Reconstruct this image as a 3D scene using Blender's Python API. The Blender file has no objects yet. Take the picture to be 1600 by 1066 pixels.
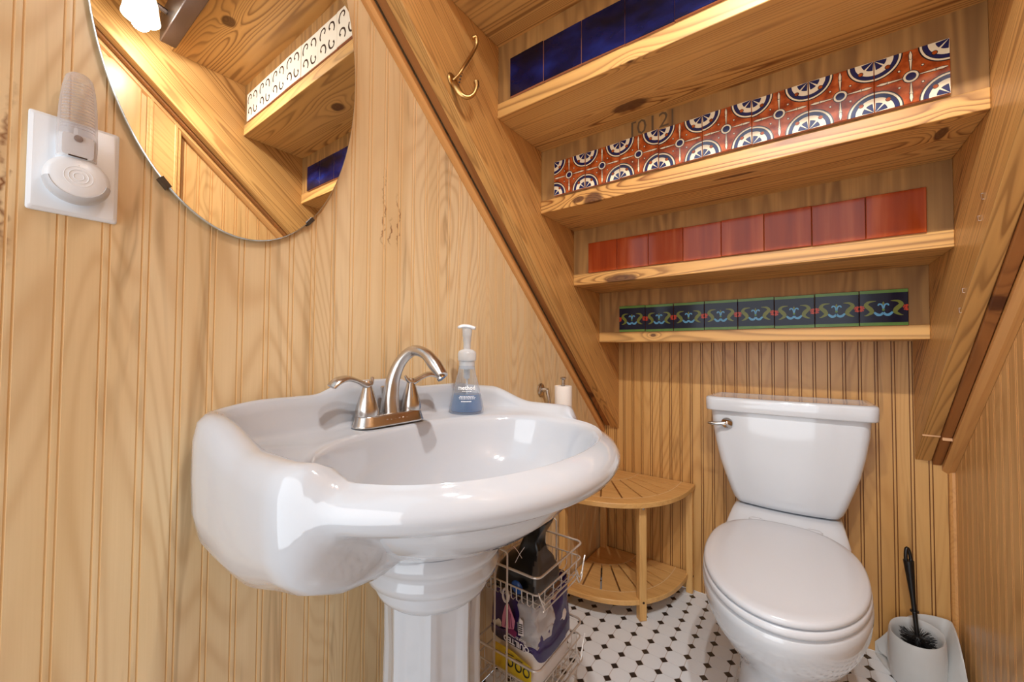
import bpy, bmesh, math, random
from mathutils import Vector, Matrix, noise
random.seed(7)
S = bpy.context.scene
COL = S.collection
PI = math.pi

# ------------------------------------------------------------------ camera
cam_d = bpy.data.cameras.new('camera'); cam = bpy.data.objects.new('camera', cam_d); COL.objects.link(cam)
R_ = Vector((0.80703804, 0.59046444, 0.00643022)); U_ = Vector((0.01051371, -0.02525601, 0.99962573)); F_ = Vector((-0.59040584, 0.80666839, 0.02659054))
m = Matrix((R_, U_, -F_)).transposed().to_4x4(); m.translation = Vector((0.75120652, -1.72812372, 0.94546311))
cam.matrix_world = m
cam_d.sensor_width = 36; cam_d.lens = 620.9626/1600*36; cam_d.clip_start = 0.01
S.camera = cam
# ------------------------------------------------------------------ world, exposure
S.view_settings.view_transform = 'Standard'; S.view_settings.look = 'None'
S.view_settings.exposure = 0.26; S.view_settings.gamma = 1.0; S.view_settings.use_curve_mapping = False
w = bpy.data.worlds.new('world'); S.world = w; w.use_nodes = True
w.node_tree.nodes['Background'].inputs[0].default_value = (0.82, 0.92, 1.0, 1)
w.node_tree.nodes['Background'].inputs[1].default_value = 0.85
sd = bpy.data.lights.new('fill_sun', 'SUN'); sd.energy = 2.45; sd.angle = math.radians(80); sd.color = (.97, .98, 1.0)
so = bpy.data.objects.new('fill_sun', sd); COL.objects.link(so)
so.rotation_euler = Vector((-.08, 1, .02)).to_track_quat('-Z', 'Y').to_euler()      # added fill sun from behind the camera, evens out the far wall
S.cycles.max_bounces = 10; S.cycles.diffuse_bounces = 6; S.cycles.glossy_bounces = 5
S.cycles.transparent_max_bounces = 16; S.cycles.use_denoising = True
S.cycles.sample_clamp_indirect = 6.0; S.cycles.caustics_reflective = False; S.cycles.caustics_refractive = False

# ------------------------------------------------------------------ node helpers
def lin(c):
    return tuple(((v/255.0)/12.92 if v/255.0 <= .04045 else ((v/255.0+.055)/1.055)**2.4) for v in c)+(1,)
class NT:
    def __init__(s, name):
        s.m = bpy.data.materials.new(name); s.m.use_nodes = True; s.t = s.m.node_tree
        s.n = s.t.nodes; s.l = s.t.links; s.b = s.n['Principled BSDF']; s.o = s.n['Material Output']
    def new(s, typ, **k):
        x = s.n.new(typ)
        for a, b in k.items(): setattr(x, a, b)
        return x
    def put(s, sock, v):
        if isinstance(v, bpy.types.NodeSocket): s.l.new(v, sock)
        elif v is not None: sock.default_value = v
    def math(s, op, a, b=None, c=None, clamp=False):
        x = s.new('ShaderNodeMath', operation=op, use_clamp=clamp); s.put(x.inputs[0], a)
        if b is not None: s.put(x.inputs[1], b)
        if c is not None: s.put(x.inputs[2], c)
        return x.outputs[0]
    def vec(s, op, a, b=None):
        x = s.new('ShaderNodeVectorMath', operation=op); s.put(x.inputs[0], a)
        if b is not None: s.put(x.inputs[1], b)
        return x
    def noise(s, v, scale, detail=2, rough=.5, dist=0):
        x = s.new('ShaderNodeTexNoise'); s.l.new(v, x.inputs['Vector']); x.inputs['Scale'].default_value = scale
        x.inputs['Detail'].default_value = detail; x.inputs['Roughness'].default_value = rough; x.inputs['Distortion'].default_value = dist
        return x.outputs['Fac']
    def ramp(s, f, stops, interp='LINEAR'):
        x = s.new('ShaderNodeValToRGB'); s.l.new(f, x.inputs[0]); r = x.color_ramp; r.interpolation = interp
        while len(r.elements) < len(stops): r.elements.new(.5)
        for e, (p, c) in zip(r.elements, stops): e.position = p; e.color = c if len(c) == 4 else tuple(c)+(1,)
        return x.outputs[0]
    def mix(s, f, a, b, mode='MIX'):
        x = s.new('ShaderNodeMix', data_type='RGBA', blend_type=mode); s.put(x.inputs[0], f); s.put(x.inputs[6], a); s.put(x.inputs[7], b)
        return x.outputs[2]
    def mapv(s, v, loc=(0,0,0), rot=(0,0,0), sc=(1,1,1)):
        x = s.new('ShaderNodeMapping'); s.l.new(v, x.inputs[0]); x.inputs[1].default_value = loc; x.inputs[2].default_value = rot; x.inputs[3].default_value = sc
        return x.outputs[0]
    def bump(s, h, strength=.2, dist=.002):
        x = s.new('ShaderNodeBump'); x.inputs['Strength'].default_value = strength; x.inputs['Distance'].default_value = dist
        s.l.new(h, x.inputs['Height']); s.l.new(x.outputs[0], s.b.inputs['Normal'])

def plain(name, rgb, rough=.5, metal=0, spec=.5, coat=0, emit=None, var=0.0, trans=0):
    t = NT(name); c = lin(rgb)
    if var:
        g = t.new('ShaderNodeNewGeometry').outputs['Position']
        f = t.noise(g, 35, 3)
        c = t.mix(f, tuple(x*(1-var) for x in c[:3])+(1,), tuple(min(1, x*(1+var)) for x in c[:3])+(1,))
    t.put(t.b.inputs['Base Color'], c)
    t.b.inputs['Roughness'].default_value = rough; t.b.inputs['Metallic'].default_value = metal
    t.b.inputs['Specular IOR Level'].default_value = spec
    t.b.inputs['Coat Weight'].default_value = coat; t.b.inputs['Coat Roughness'].default_value = .05
    if trans: t.b.inputs['Transmission Weight'].default_value = trans
    if emit: t.b.inputs['Emission Color'].default_value = lin(rgb); t.b.inputs['Emission Strength'].default_value = emit
    return t.m

def wood(name, light, dark, axis='X', rot=0.0, cross=7, along=.55, rings=13, dk=.55, rough=.38, knots=(), rand=True, streak=.25, soft=False, tint=None):
    """flat-sawn board: contour lines of a field stretched along the grain"""
    t = NT(name)
    pos = t.new('ShaderNodeNewGeometry').outputs['Position']
    p0 = pos
    if rand:
        r = t.new('ShaderNodeObjectInfo').outputs['Random']
        cb = t.new('ShaderNodeCombineXYZ'); t.l.new(t.math('MULTIPLY', r, 31.7), cb.inputs[0]); t.l.new(t.math('MULTIPLY', r, 17.3), cb.inputs[1]); t.l.new(t.math('MULTIPLY', r, 57.1), cb.inputs[2])
        if rot:
            p1 = t.mapv(pos, rot=(rot, 0, 0))
        else: p1 = pos
        p1 = t.vec('ADD', p1, cb.outputs[0]).outputs[0]
    else:
        p1 = t.mapv(pos, rot=(rot, 0, 0)) if rot else pos
    sc = {'X': (along, cross, cross), 'Y': (cross, along, cross), 'Z': (cross, cross, along)}[axis]
    v = t.mapv(p1, sc=sc)
    n1 = t.noise(v, 1, 1.5, .45, .12)
    h = t.math('MULTIPLY', n1, rings)
    kd = None
    for (kx, ky, kz, sx, sy, sz) in knots:
        dv = t.vec('DIVIDE', t.vec('SUBTRACT', p0, (kx, ky, kz)).outputs[0], (sx, sy, sz)).outputs[0]
        wob = t.math('MULTIPLY', t.noise(p0, 40, 2), .35)
        d = t.math('ADD', t.vec('LENGTH', dv).outputs['Value'], wob)
        e = t.math('MULTIPLY', t.math('EXPONENT', t.math('MULTIPLY', d, -.55)), 5.0)
        h = t.math('ADD', h, e)
        k = t.math('SUBTRACT', 1.0, t.math('SMOOTH_MIN', d, 9.0, 0.01)) if False else t.math('MULTIPLY_ADD', d, -3.5, 4.3, clamp=True)
        kd = k if kd is None else t.math('MAXIMUM', kd, k)
    fr = t.math('FRACT', h)
    if soft: band = t.math('MULTIPLY_ADD', t.math('SINE', t.math('MULTIPLY', h, 6.283)), .5, .5)
    else: band = t.ramp(fr, [(0, (.15,)*3), (.12, (0,)*3), (.55, (.18,)*3), (.86, (1,)*3), (1, (.15,)*3)])
    amp = t.math('MULTIPLY', t.noise(v, .8, 1), dk*1.7)
    f = t.math('MULTIPLY', band, amp, clamp=True)
    col = t.mix(f, lin(light), lin(dark))
    fs = {'X': (2.5, 170, 170), 'Y': (170, 2.5, 170), 'Z': (170, 170, 2.5)}[axis]
    fib = t.noise(t.mapv(p1, sc=fs), 1, 2, .6)
    col = t.mix(t.math('MULTIPLY', fib, streak), col, lin(dark), 'MIX')
    blot = t.noise(t.mapv(p1, sc=tuple(x*.6 for x in sc)), 1, 3, .6)
    col = t.mix(t.ramp(blot, [(.38, (0,)*3), (.62, (1,)*3)]), col, t.mix(.45, col, lin(tint or light)))
    if kd is not None:
        inner = t.mix(t.noise(p0, 90, 2), lin((92, 45, 18)), lin((50, 24, 12)))
        col = t.mix(t.math('MULTIPLY', kd, .85), col, inner)
    t.put(t.b.inputs['Base Color'], col)
    t.b.inputs['Roughness'].default_value = rough
    t.b.inputs['Specular IOR Level'].default_value = .4
    t.bump(t.math('MULTIPLY_ADD', fib, .6, t.math('MULTIPLY', band, -.3)), .12, .001)
    return t.m

def veneer(name, light, mid, dark, axis='Z', marks=()):
    t = NT(name)
    pos = t.new('ShaderNodeNewGeometry').outputs['Position']
    sc = {'Z': (4.2, 4.2, .8)}[axis]
    v = t.mapv(pos, loc=(3.1, 1.7, .4), sc=sc)
    n1 = t.noise(v, 1, 2.2, .42, .5)
    h = t.math('MULTIPLY', n1, 30)
    s = t.math('MULTIPLY_ADD', t.math('SINE', t.math('MULTIPLY', h, 6.283)), .5, .5)
    s = t.math('POWER', s, 2.5)
    amp = t.ramp(t.noise(t.mapv(pos, sc=(7, 7, 1.2)), 1, 2), [(.35, (.12,)*3), (.62, (.62,)*3)])
    big = t.noise(t.mapv(pos, loc=(0, 5, 0), sc=(9, 9, .7)), 1, 3, .55, .4)
    base = t.mix(t.ramp(big, [(.33, (0,)*3), (.62, (1,)*3)]), lin(mid), lin(light))
    col = t.mix(t.math('MULTIPLY', s, amp), base, t.mix(.75, base, lin(dark)))
    fib = t.noise(t.mapv(pos, sc=(330, 330, 5)), 1, 2, .6)
    col = t.mix(t.math('MULTIPLY', fib, .22), col, lin(dark))
    # pink/brown heart streaks
    st = t.noise(t.mapv(pos, loc=(9, 2, 3), sc=(16, 16, 1.1)), 1, 3, .6, .8)
    col = t.mix(t.ramp(st, [(.60, (0,)*3), (.66, (.45,)*3), (.70, (0,)*3)]), col, lin(tuple(int(x*.78) for x in dark)))
    for (ky, kz, sy, sz) in marks:        # mineral streaks at their own places on the sheet
        x = t.new('ShaderNodeSeparateXYZ'); t.l.new(pos, x.inputs[0])
        wv = t.math('MULTIPLY_ADD', t.noise(t.mapv(pos, sc=(1, 6, 22)), 1, 3, .7), .05, -.025)
        dy = t.math('ABSOLUTE', t.math('DIVIDE', t.math('SUBTRACT', t.math('ADD', x.outputs[1], wv), ky), sy))
        dz = t.math('ABSOLUTE', t.math('DIVIDE', t.math('SUBTRACT', x.outputs[2], kz), sz))
        g = t.math('MULTIPLY', t.math('SUBTRACT', 1.0, dy, clamp=True), t.math('SUBTRACT', 1.0, t.math('MULTIPLY', dz, dz), clamp=True), clamp=True)
        g = t.math('MULTIPLY', g, t.ramp(t.noise(pos, 70, 2), [(.35, (.1,)*3), (.55, (1,)*3)]))
        col = t.mix(g, col, lin((120, 68, 30)))
    t.put(t.b.inputs['Base Color'], col)
    t.b.inputs['Roughness'].default_value = .33; t.b.inputs['Specular IOR Level'].default_value = .45
    t.bump(fib, .05, .001)
    return t.m

# ------------------------------------------------------------------ materials
ROT = math.atan2(0.19896928, 0.22466931)      # pitch of the stair
VEN_L = veneer('birch_panel_left', (232, 210, 170), (220, 192, 146), (186, 146, 98), marks=[(-1.188, 1.262, .0035, .10), (-1.149, 1.245, .0028, .07), (-1.170, 1.215, .003, .035), (-1.71, 1.15, .004, .12)])
VEN_B = veneer('birch_panel_back', (208, 162, 100), (196, 146, 82), (160, 108, 50))
VEN_R = veneer('birch_panel_right', (212, 170, 114), (202, 156, 98), (166, 118, 66))
GRV_L = plain('groove_stain_left', (212, 172, 116), .5)
GRV_B = plain('groove_stain_back', (112, 64, 20), .5)
GRV_R = plain('groove_stain_right', (196, 140, 80), .45)
PINE = (214, 160, 90)
def pine_tread(i, knots): return wood('pine_tread_%d' % i, PINE, (118, 64, 18), 'X', cross=9, along=.32, rings=34, dk=1.35, knots=knots, tint=(214, 170, 104))
PINE_STR = wood('pine_stringer', (208, 154, 88), (118, 64, 20), 'Y', rot=ROT, cross=11, along=.28, rings=38, dk=1.3, tint=(214, 168, 102), knots=[(1.11, -.50, .95, .02, .01, .01), (.055, -.22, .755, .012, .022, .012)])
PINE_FIL = wood('rough_filler_wood', (166, 108, 56), (84, 44, 18), 'Y', rot=ROT, cross=12, along=.5, rings=11, dk=.8, rough=.6, knots=[(.03, -.19, .75, .03, .035, .03), (1.07, -.50, 1.04, .03, .025, .03)])
TRIMW = wood('trim_wood', (214, 160, 96), (158, 98, 48), 'Y', rot=ROT, cross=25, along=1.0, rings=10, dk=.4, tint=(210, 152, 92))
PLY = wood('weathered_plywood', (186, 138, 76), (96, 60, 26), 'Z', cross=15, along=2.0, rings=6, dk=.6, rough=.6, soft=True, streak=.5, tint=(140, 98, 52))
BAMBOO = wood('bamboo', (220, 174, 108), (184, 128, 68), 'X', cross=60, along=5, rings=4, dk=.45, rough=.35, soft=True, tint=(226, 182, 118))
BAMBOO_V = wood('bamboo_leg', (220, 174, 108), (184, 128, 68), 'Z', cross=60, along=5, rings=4, dk=.45, rough=.35, soft=True, tint=(226, 182, 118))
GLUE = plain('pale_glue_line', (226, 196, 150), .4)
PORC = plain('white_porcelain', (192, 198, 206), .07, spec=.6, coat=.4)
PORC_T = plain('toilet_porcelain', (208, 213, 219), .08, spec=.6, coat=.3)
SEATM = plain('toilet_seat_plastic', (210, 214, 220), .2, spec=.5)
NICKEL = plain('brushed_nickel', (204, 199, 194), .24, metal=1)
CHROME = plain('chrome', (205, 203, 200), .09, metal=1)
BRASS = plain('antique_brass', (190, 152, 96), .32, metal=1, var=.3)
PLATE = plain('white_plastic', (230, 236, 242), .3)
PLATE_G = plain('grey_plastic_band', (196, 200, 206), .35)
DARK = plain('dark_hole', (22, 18, 16), .5)
BLACKP = plain('black_plastic', (20, 18, 18), .3)
BRISTLE = plain('black_bristle', (16, 15, 15), .5)
GROUT = plain('grout', (178, 160, 146), .8)
FT_W = plain('white_mosaic', (228, 232, 236), .22, var=.02)
FT_B = plain('black_mosaic', (52, 46, 42), .22)
TERRA = plain('terracotta_edge', (184, 128, 100), .7)
NAVY = NT('navy_glaze')
_p = NAVY.new('ShaderNodeNewGeometry').outputs['Position']
NAVY.put(NAVY.b.inputs['Base Color'], NAVY.ramp(NAVY.noise(NAVY.mapv(_p, sc=(8, 8, 14)), 1, 3), [(.35, lin((5, 6, 26))), (.5, lin((11, 15, 56))), (.72, lin((24, 38, 104)))]))
NAVY.b.inputs['Roughness'].default_value = .12; NAVY.b.inputs['Specular IOR Level'].default_value = .35; NAVY = NAVY.m
REDG = NT('oxblood_glaze')
_p = REDG.new('ShaderNodeNewGeometry').outputs['Position']; _r = REDG.new('ShaderNodeObjectInfo').outputs['Random']
_c = REDG.ramp(REDG.noise(REDG.mapv(_p, sc=(40, 10, 2.5)), 1, 3), [(.3, lin((136, 48, 10))), (.55, lin((160, 64, 20))), (.75, lin((184, 92, 48)))])
REDG.put(REDG.b.inputs['Base Color'], REDG.mix(REDG.math('MULTIPLY', _r, .35), _c, lin((120, 44, 16))))
REDG.b.inputs['Roughness'].default_value = .1; REDG.b.inputs['Specular IOR Level'].default_value = .22; REDG = REDG.m
ORG = NT('orange_glaze'); _p = ORG.new('ShaderNodeNewGeometry').outputs['Position']
ORG.put(ORG.b.inputs['Base Color'], ORG.ramp(ORG.noise(_p, 60, 3), [(.35, lin((128, 50, 12))), (.5, lin((162, 70, 24))), (.7, lin((188, 96, 44)))]))
ORG.b.inputs['Roughness'].default_value = .12; ORG.b.inputs['Specular IOR Level'].default_value = .35; ORG = ORG.m
CREAM = plain('cream_glaze', (226, 208, 176), .12)
PBLUE = plain('cobalt_print', (22, 26, 72), .12)
PBLACK = plain('black_print', (22, 16, 20), .15)
PGREEN = plain('green_glaze', (96, 132, 62), .15, spec=.22, var=.25)
PNAVY = plain('deep_navy_glaze', (12, 12, 40), .1, spec=.22)
PSKY = plain('light_blue_glaze', (96, 160, 200), .15, spec=.22, var=.12)
POLIVE = plain('olive_glaze', (112, 118, 50), .15, spec=.22, var=.2)
PRED = plain('red_berry_glaze', (190, 62, 34), .15, spec=.22, var=.2)
SCROLL = plain('dark_scroll_print', (52, 44, 44), .2)
TILEW = plain('white_tile_glaze', (236, 226, 206), .12)
WIRE = plain('satin_wire', (214, 206, 198), .3, metal=.45)
TISSUE = plain('tissue_paper', (238, 232, 226), .9)
CARD = plain('cardboard_core', (170, 130, 90), .8)
PURPLE = plain('purple_film', (54, 36, 92), .22, var=.35)
PINKP = plain('pink_print', (206, 130, 160), .3)
MAGEN = plain('magenta_print', (120, 24, 84), .3)
YELL = plain('yellow_print', (228, 196, 44), .3)
WHITEP = plain('white_print', (232, 226, 230), .4)
BAGB = plain('black_film', (8, 7, 9), .3)
BAGG = plain('grey_film', (74, 66, 60), .4)
BLUEP = plain('blue_print', (20, 70, 140), .3)
STAMP = plain('faded_ink', (92, 68, 40), .7)
WRITE = plain('white_ink', (245, 248, 250), .5)
ENGR = plain('engraved_mark', (214, 206, 196), .3, metal=.6)
BRONZE = plain('bronze_bar', (84, 70, 64), .3, metal=.7)
STAPLE = plain('staple_steel', (214, 204, 196), .3, metal=1)
SCREW = plain('screw_head', (70, 58, 48), .4, metal=.8)
MIRR = plain('mirror_silver', (232, 234, 232), .0, metal=1)
MEDGE = plain('mirror_glass_edge', (216, 220, 216), .1, metal=.6)
def clear(name, rgb, alpha, rough=.08):
    t = NT(name); tr = t.new('ShaderNodeBsdfTransparent'); tr.inputs[0].default_value = lin(rgb)
    mx = t.new('ShaderNodeMixShader'); t.b.inputs['Base Color'].default_value = lin(rgb); t.b.inputs['Roughness'].default_value = rough
    lw = t.new('ShaderNodeLayerWeight'); lw.inputs[0].default_value = .25
    f = t.math('MULTIPLY_ADD', lw.outputs['Facing'], .55, alpha, clamp=True)
    t.l.new(f, mx.inputs[0]); t.l.new(tr.outputs[0], mx.inputs[1]); t.l.new(t.b.outputs[0], mx.inputs[2]); t.l.new(mx.outputs[0], t.o.inputs[0])
    return t.m
CLEAR = clear('clear_plastic', (236, 240, 244), .10)
FROSTP = clear('milky_plastic', (232, 236, 240), .45, .25)
SOAPL = clear('blue_soap', (96, 156, 208), .35, .1)
FILM = clear('crinkled_film', (236, 232, 230), .42, .15)
TRANSL = clear('translucent_white', (226, 226, 224), .62, .3)
RIBBED = clear('ribbed_clear', (240, 238, 238), .12, .1)
SHADE = plain('lit_frosted_glass', (255, 240, 214), .4, emit=2.5)

# ------------------------------------------------------------------ mesh helpers
def lerpr(a, b, t):
    if isinstance(a, tuple): return tuple(x*(1-t)+y*t for x, y in zip(a, b))
    return a*(1-t)+b*t
class MB:
    def __init__(s): s.v = []; s.f = []; s.mi = []
    def add(s, vs, fs, mi=0):
        o = len(s.v); s.v += [tuple(v) for v in vs]; s.f += [tuple(i+o for i in f) for f in fs]; s.mi += [mi]*len(fs)
    def box(s, x0, x1, y0, y1, z0, z1, mi=0):
        s.add([(x0,y0,z0),(x1,y0,z0),(x1,y1,z0),(x0,y1,z0),(x0,y0,z1),(x1,y0,z1),(x1,y1,z1),(x0,y1,z1)],
              [(0,3,2,1),(4,5,6,7),(0,1,5,4),(1,2,6,5),(2,3,7,6),(3,0,4,7)], mi)
    def loft(s, loops, mi=0, caps=(True, True), closed=True):
        n = len(loops[0]); o = len(s.v)
        for L in loops: s.v += [tuple(p) for p in L]
        m_ = n if closed else n-1
        for i in range(len(loops)-1):
            for j in range(m_):
                a = o+i*n+j; b = o+i*n+(j+1) % n; s.f.append((a, b, b+n, a+n)); s.mi.append(mi)
        if caps[0]: s.f.append(tuple(o+j for j in reversed(range(n)))); s.mi.append(mi)
        if caps[1]: s.f.append(tuple(o+(len(loops)-1)*n+j for j in range(n))); s.mi.append(mi)
    def lathe(s, prof, c=(0,0,0), n=32, axis=(0,0,1), mi=0, caps=(True, True), sx=1, sy=1, fn=None):
        ax = Vector(axis).normalized(); e1 = ax.orthogonal().normalized()
        if abs(ax.z) > .99: e1 = Vector((1,0,0))
        e2 = ax.cross(e1); c = Vector(c)
        s.loft([[c+ax*h+(e1*math.cos(2*PI*k/n)*sx+e2*math.sin(2*PI*k/n)*sy)*(r*(fn(2*PI*k/n, h) if fn else 1)) for k in range(n)] for r, h in prof], mi, caps)
    def tube(s, pts, r, n=8, mi=0, sub=0, closed=False, flat=None, caps=True):
        P = [Vector(p) for p in pts]
        R = list(r) if isinstance(r, (list, tuple)) else [r]*len(P)
        if any(isinstance(q, tuple) for q in R): R = [q if isinstance(q, tuple) else (q, q) for q in R]
        if sub:
            Q = []; RR = []
            N = len(P)
            for i in range(N if closed else N-1):
                p0 = P[(i-1) % N] if (closed or i > 0) else P[0]; p1 = P[i]; p2 = P[(i+1) % N]; p3 = P[(i+2) % N] if (closed or i+2 < N) else P[-1]
                for k in range(sub):
                    t = k/sub
                    Q.append(.5*((2*p1)+(-p0+p2)*t+(2*p0-5*p1+4*p2-p3)*t*t+(-p0+3*p1-3*p2+p3)*t**3)); RR.append(lerpr(R[i], R[(i+1) % N], t))
            if not closed: Q.append(P[-1]); RR.append(R[-1])
            P, R = Q, RR
        T = []
        for i in range(len(P)):
            a = P[i-1] if (i > 0 or closed) else P[i]; b = P[(i+1) % len(P)] if (i < len(P)-1 or closed) else P[i]
            T.append((b-a).normalized())
        nrm = T[0].orthogonal().normalized() if flat is None else (Vector(flat)-T[0]*Vector(flat).dot(T[0])).normalized()
        L = []
        for i, p in enumerate(P):
            nrm = (nrm-T[i]*nrm.dot(T[i])).normalized(); bn = T[i].cross(nrm)
            rr = R[i]; ra, rb = (rr if isinstance(rr, tuple) else (rr, rr)) if not isinstance(rr, Vector) else rr
            L.append([p+nrm*math.cos(2*PI*k/n)*ra+bn*math.sin(2*PI*k/n)*rb for k in range(n)])
        if closed: L.append(L[0])
        s.loft(L, mi, (caps and not closed, caps and not closed))
    def prism(s, poly, axis, a, b, mi=0):
        """extrude a 2-D polygon along an axis ('x': poly in yz, 'y': xz, 'z': xy)"""
        def mk(p, t): return {'x': (t, p[0], p[1]), 'y': (p[0], t, p[1]), 'z': (p[0], p[1], t)}[axis]
        s.loft([[mk(p, a) for p in poly], [mk(p, b) for p in poly]], mi)

def obj(name, mb, mats, parent=None, smooth=False, bevel=0, bseg=2, subsurf=0, angle=40, recalc=True, loc=None):
    me = bpy.data.meshes.new(name)
    me.from_pydata(mb.v, [], mb.f)
    if not isinstance(mats, (list, tuple)): mats = [mats]
    for q in mats: me.materials.append(q)
    me.polygons.foreach_set('material_index', mb.mi)
    bm = bmesh.new(); bm.from_mesh(me)
    bmesh.ops.remove_doubles(bm, verts=bm.verts, dist=1e-6)
    if recalc: bmesh.ops.recalc_face_normals(bm, faces=bm.faces)
    bm.to_mesh(me); bm.free()
    if smooth:
        me.shade_smooth()
        if angle < 180:
            try: me.set_sharp_from_angle(angle=math.radians(angle))
            except Exception: pass
    o = bpy.data.objects.new(name, me); COL.objects.link(o)
    if bevel:
        b = o.modifiers.new('bevel', 'BEVEL'); b.width = bevel; b.segments = bseg; b.limit_method = 'ANGLE'; b.angle_limit = math.radians(35); b.harden_normals = False
        me.shade_smooth()
        try: me.set_sharp_from_angle(angle=math.radians(35))
        except Exception: pass
    if subsurf:
        b = o.modifiers.new('sub', 'SUBSURF'); b.levels = subsurf; b.render_levels = subsurf
    if parent:
        o.parent = parent
        if parent.type == 'EMPTY' and parent.parent is None and parent.location.length > 0: o.matrix_parent_inverse = Matrix.Translation(parent.location).inverted()
    if loc: o.location = loc
    return o
def inst(src, name, parent, loc, rot=None, mats=None):
    o = bpy.data.objects.new(name, src.data); COL.objects.link(o); o.parent = parent; o.location = loc
    if rot: o.rotation_euler = rot
    for md in src.modifiers:
        b = o.modifiers.new(md.name, md.type)
        if md.type == 'BEVEL': b.width = md.width; b.segments = md.segments; b.limit_method = md.limit_method; b.angle_limit = md.angle_limit
    return o
def root(name, label, cat, loc=(0,0,0), group=None):
    o = bpy.data.objects.new(name, None); COL.objects.link(o); o.location = loc; o.empty_display_size = .05
    o['label'] = label; o['category'] = cat
    if group: o['group'] = group
    return o
def tag(o, label, cat, group=None):
    o['label'] = label; o['category'] = cat
    if group: o['group'] = group
    return o
def struct(o): o['kind'] = 'structure'; return o
def at(o, r):     # parent keeping world-space coordinates of the mesh
    o.parent = r; o.matrix_parent_inverse = Matrix.Translation(r.location).inverted(); return o
def text_mesh(mb, s, size, origin, ex, ez, mi=0, align='LEFT', off=0.0, bold=.0, surf=None):
    cu = bpy.data.curves.new('t', 'FONT'); cu.body = s; cu.size = size; cu.align_x = align; cu.offset = bold; cu.resolution_u = 2
    o = bpy.data.objects.new('t', cu); COL.objects.link(o)
    dg = bpy.context.evaluated_depsgraph_get(); me = o.evaluated_get(dg).to_mesh()
    O = Vector(origin or (0, 0, 0)); ex = Vector(ex); ez = Vector(ez)
    vs = [(O+ex*v.co.x+ez*v.co.y) if surf is None else surf(v.co.x, v.co.y) for v in me.vertices]
    fs = [tuple(p.vertices) for p in me.polygons]
    mb.add(vs, fs, mi)
    o.evaluated_get(dg).to_mesh_clear(); bpy.data.objects.remove(o); bpy.data.curves.remove(cu)

# ------------------------------------------------------------------ measures of the room
W = 1.108; XL = .0831; XR = 1.0262; Q = .22466931; RS = .19896928; TT = .0396; SL = RS/Q
YT = lambda n: -(.2162+(n-1)*Q)
ZT = lambda n: 1.0252+(n-1)*RS
YEND = -2.62; ZTOP = 2.75

# floor ---------------------------------------------------------------
fl = MB(); fl.box(0, W, YEND, 0, -.03, -.0012)
floor = struct(obj('floor', fl, GROUT))
P_ = .05632684; FX0 = .11386678; FY0 = -.38445912
cc = .228*P_; g = .0009
def octa(mb, cx, cy, z0=-.004, z1=0.0):
    h = P_/2-g; k = P_/2-cc-g*.4
    pts = [(cx+h, cy-k), (cx+h, cy+k), (cx+k, cy+h), (cx-k, cy+h), (cx-h, cy+k), (cx-h, cy-k), (cx-k, cy-h), (cx+k, cy-h)]
    pts = [(min(max(x, .001), W-.001), min(y, -.001)) for x, y in pts]
    mb.prism(pts, 'z', z0, z1)
def dot(mb, cx, cy, z0=-.004, z1=0.0):
    h = cc-g*1.5
    pts = [(cx+h, cy), (cx, cy+h), (cx-h, cy), (cx, cy-h)]
    pts = [(min(max(x, .001), W-.001), min(y, -.001)) for x, y in pts]
    mb.prism(pts, 'z', z0, z1)
i0 = -3; i1 = 19
cells = []
for i in range(i0, i1):
    for j in range(-45, 8):
        cells.append((FX0+i*P_, FY0+j*P_))
cells = [c for c in cells if -.02 < c[0] < W+.01 and c[1] < .02 and c[1] > YEND+.05]
tmpl_o = None; tmpl_d = None
rest_o = MB(); rest_d = MB()
for (x, y) in cells:
    ox, oy = x+P_/2, y+P_/2
    for (px, py, fn, nm, mat) in ((ox, oy, octa, 'white_tile', FT_W), (x, y, dot, 'black_dot_tile', FT_B)):
        near_edge = px < P_*.6 or px > W-P_*.6 or py > -P_*.6
        if px < -.01 or px > W+.01 or py > .01: continue
        if py > -.83:
            if near_edge:
                q = MB(); fn(q, px, py); obj(nm, q, mat, floor)
            else:
                key = 'o' if fn is octa else 'd'
                src = tmpl_o if key == 'o' else tmpl_d
                if src is None:
                    q = MB(); fn(q, .5, -.5); q.v = [(a-.5, b+.5, c) for a, b, c in q.v]
                    src = obj(nm, q, mat, floor, loc=(px, py, 0))
                    if key == 'o': tmpl_o = src
                    else: tmpl_d = src
                else: inst(src, nm, floor, (px, py, random.uniform(-.0002, .0001)))
        else:
            fn(rest_o if fn is octa else rest_d, px, py)
r1 = obj('white_tile_field', rest_o, FT_W, floor); r1['kind'] = 'stuff'
r2 = obj('black_dot_tile_field', rest_d, FT_B, floor); r2['kind'] = 'stuff'

# beadboard walls -------------------------------------------------------
def plank_mesh(p, h, kind):
    """one bead and one flat of the panelling, running up z; kind = which way it faces"""
    gd = -.0005 if kind == 'L' else -.0012
    prof = [(0, 0), (.0007, gd), (.0017, gd), (.0025, 0), (.0050, .0001), (.0075, 0), (.0083, gd), (.0093, gd), (.0100, 0), (p, 0), (p, -.006), (0, -.006)]
    mb = MB()
    def mk(t, d, z):
        if kind == 'L': return (d, t, z)
        if kind == 'B': return (t, -d, z)
        return (-d, t, z)
    L0 = [mk(t, d, 0) for t, d in prof]; L1 = [mk(t, d, h) for t, d in prof]
    n = len(prof)
    mb.v = L0+L1
    for i in range(n):
        mb.f.append((i, (i+1) % n, (i+1) % n+n, i+n)); mb.mi.append(1 if i in (0, 1, 2, 5, 6, 7) else 0)
    mb.f.append(tuple(range(n))); mb.mi.append(0); mb.f.append(tuple(range(2*n-1, n-1, -1))); mb.mi.append(0)
    return mb
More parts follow.
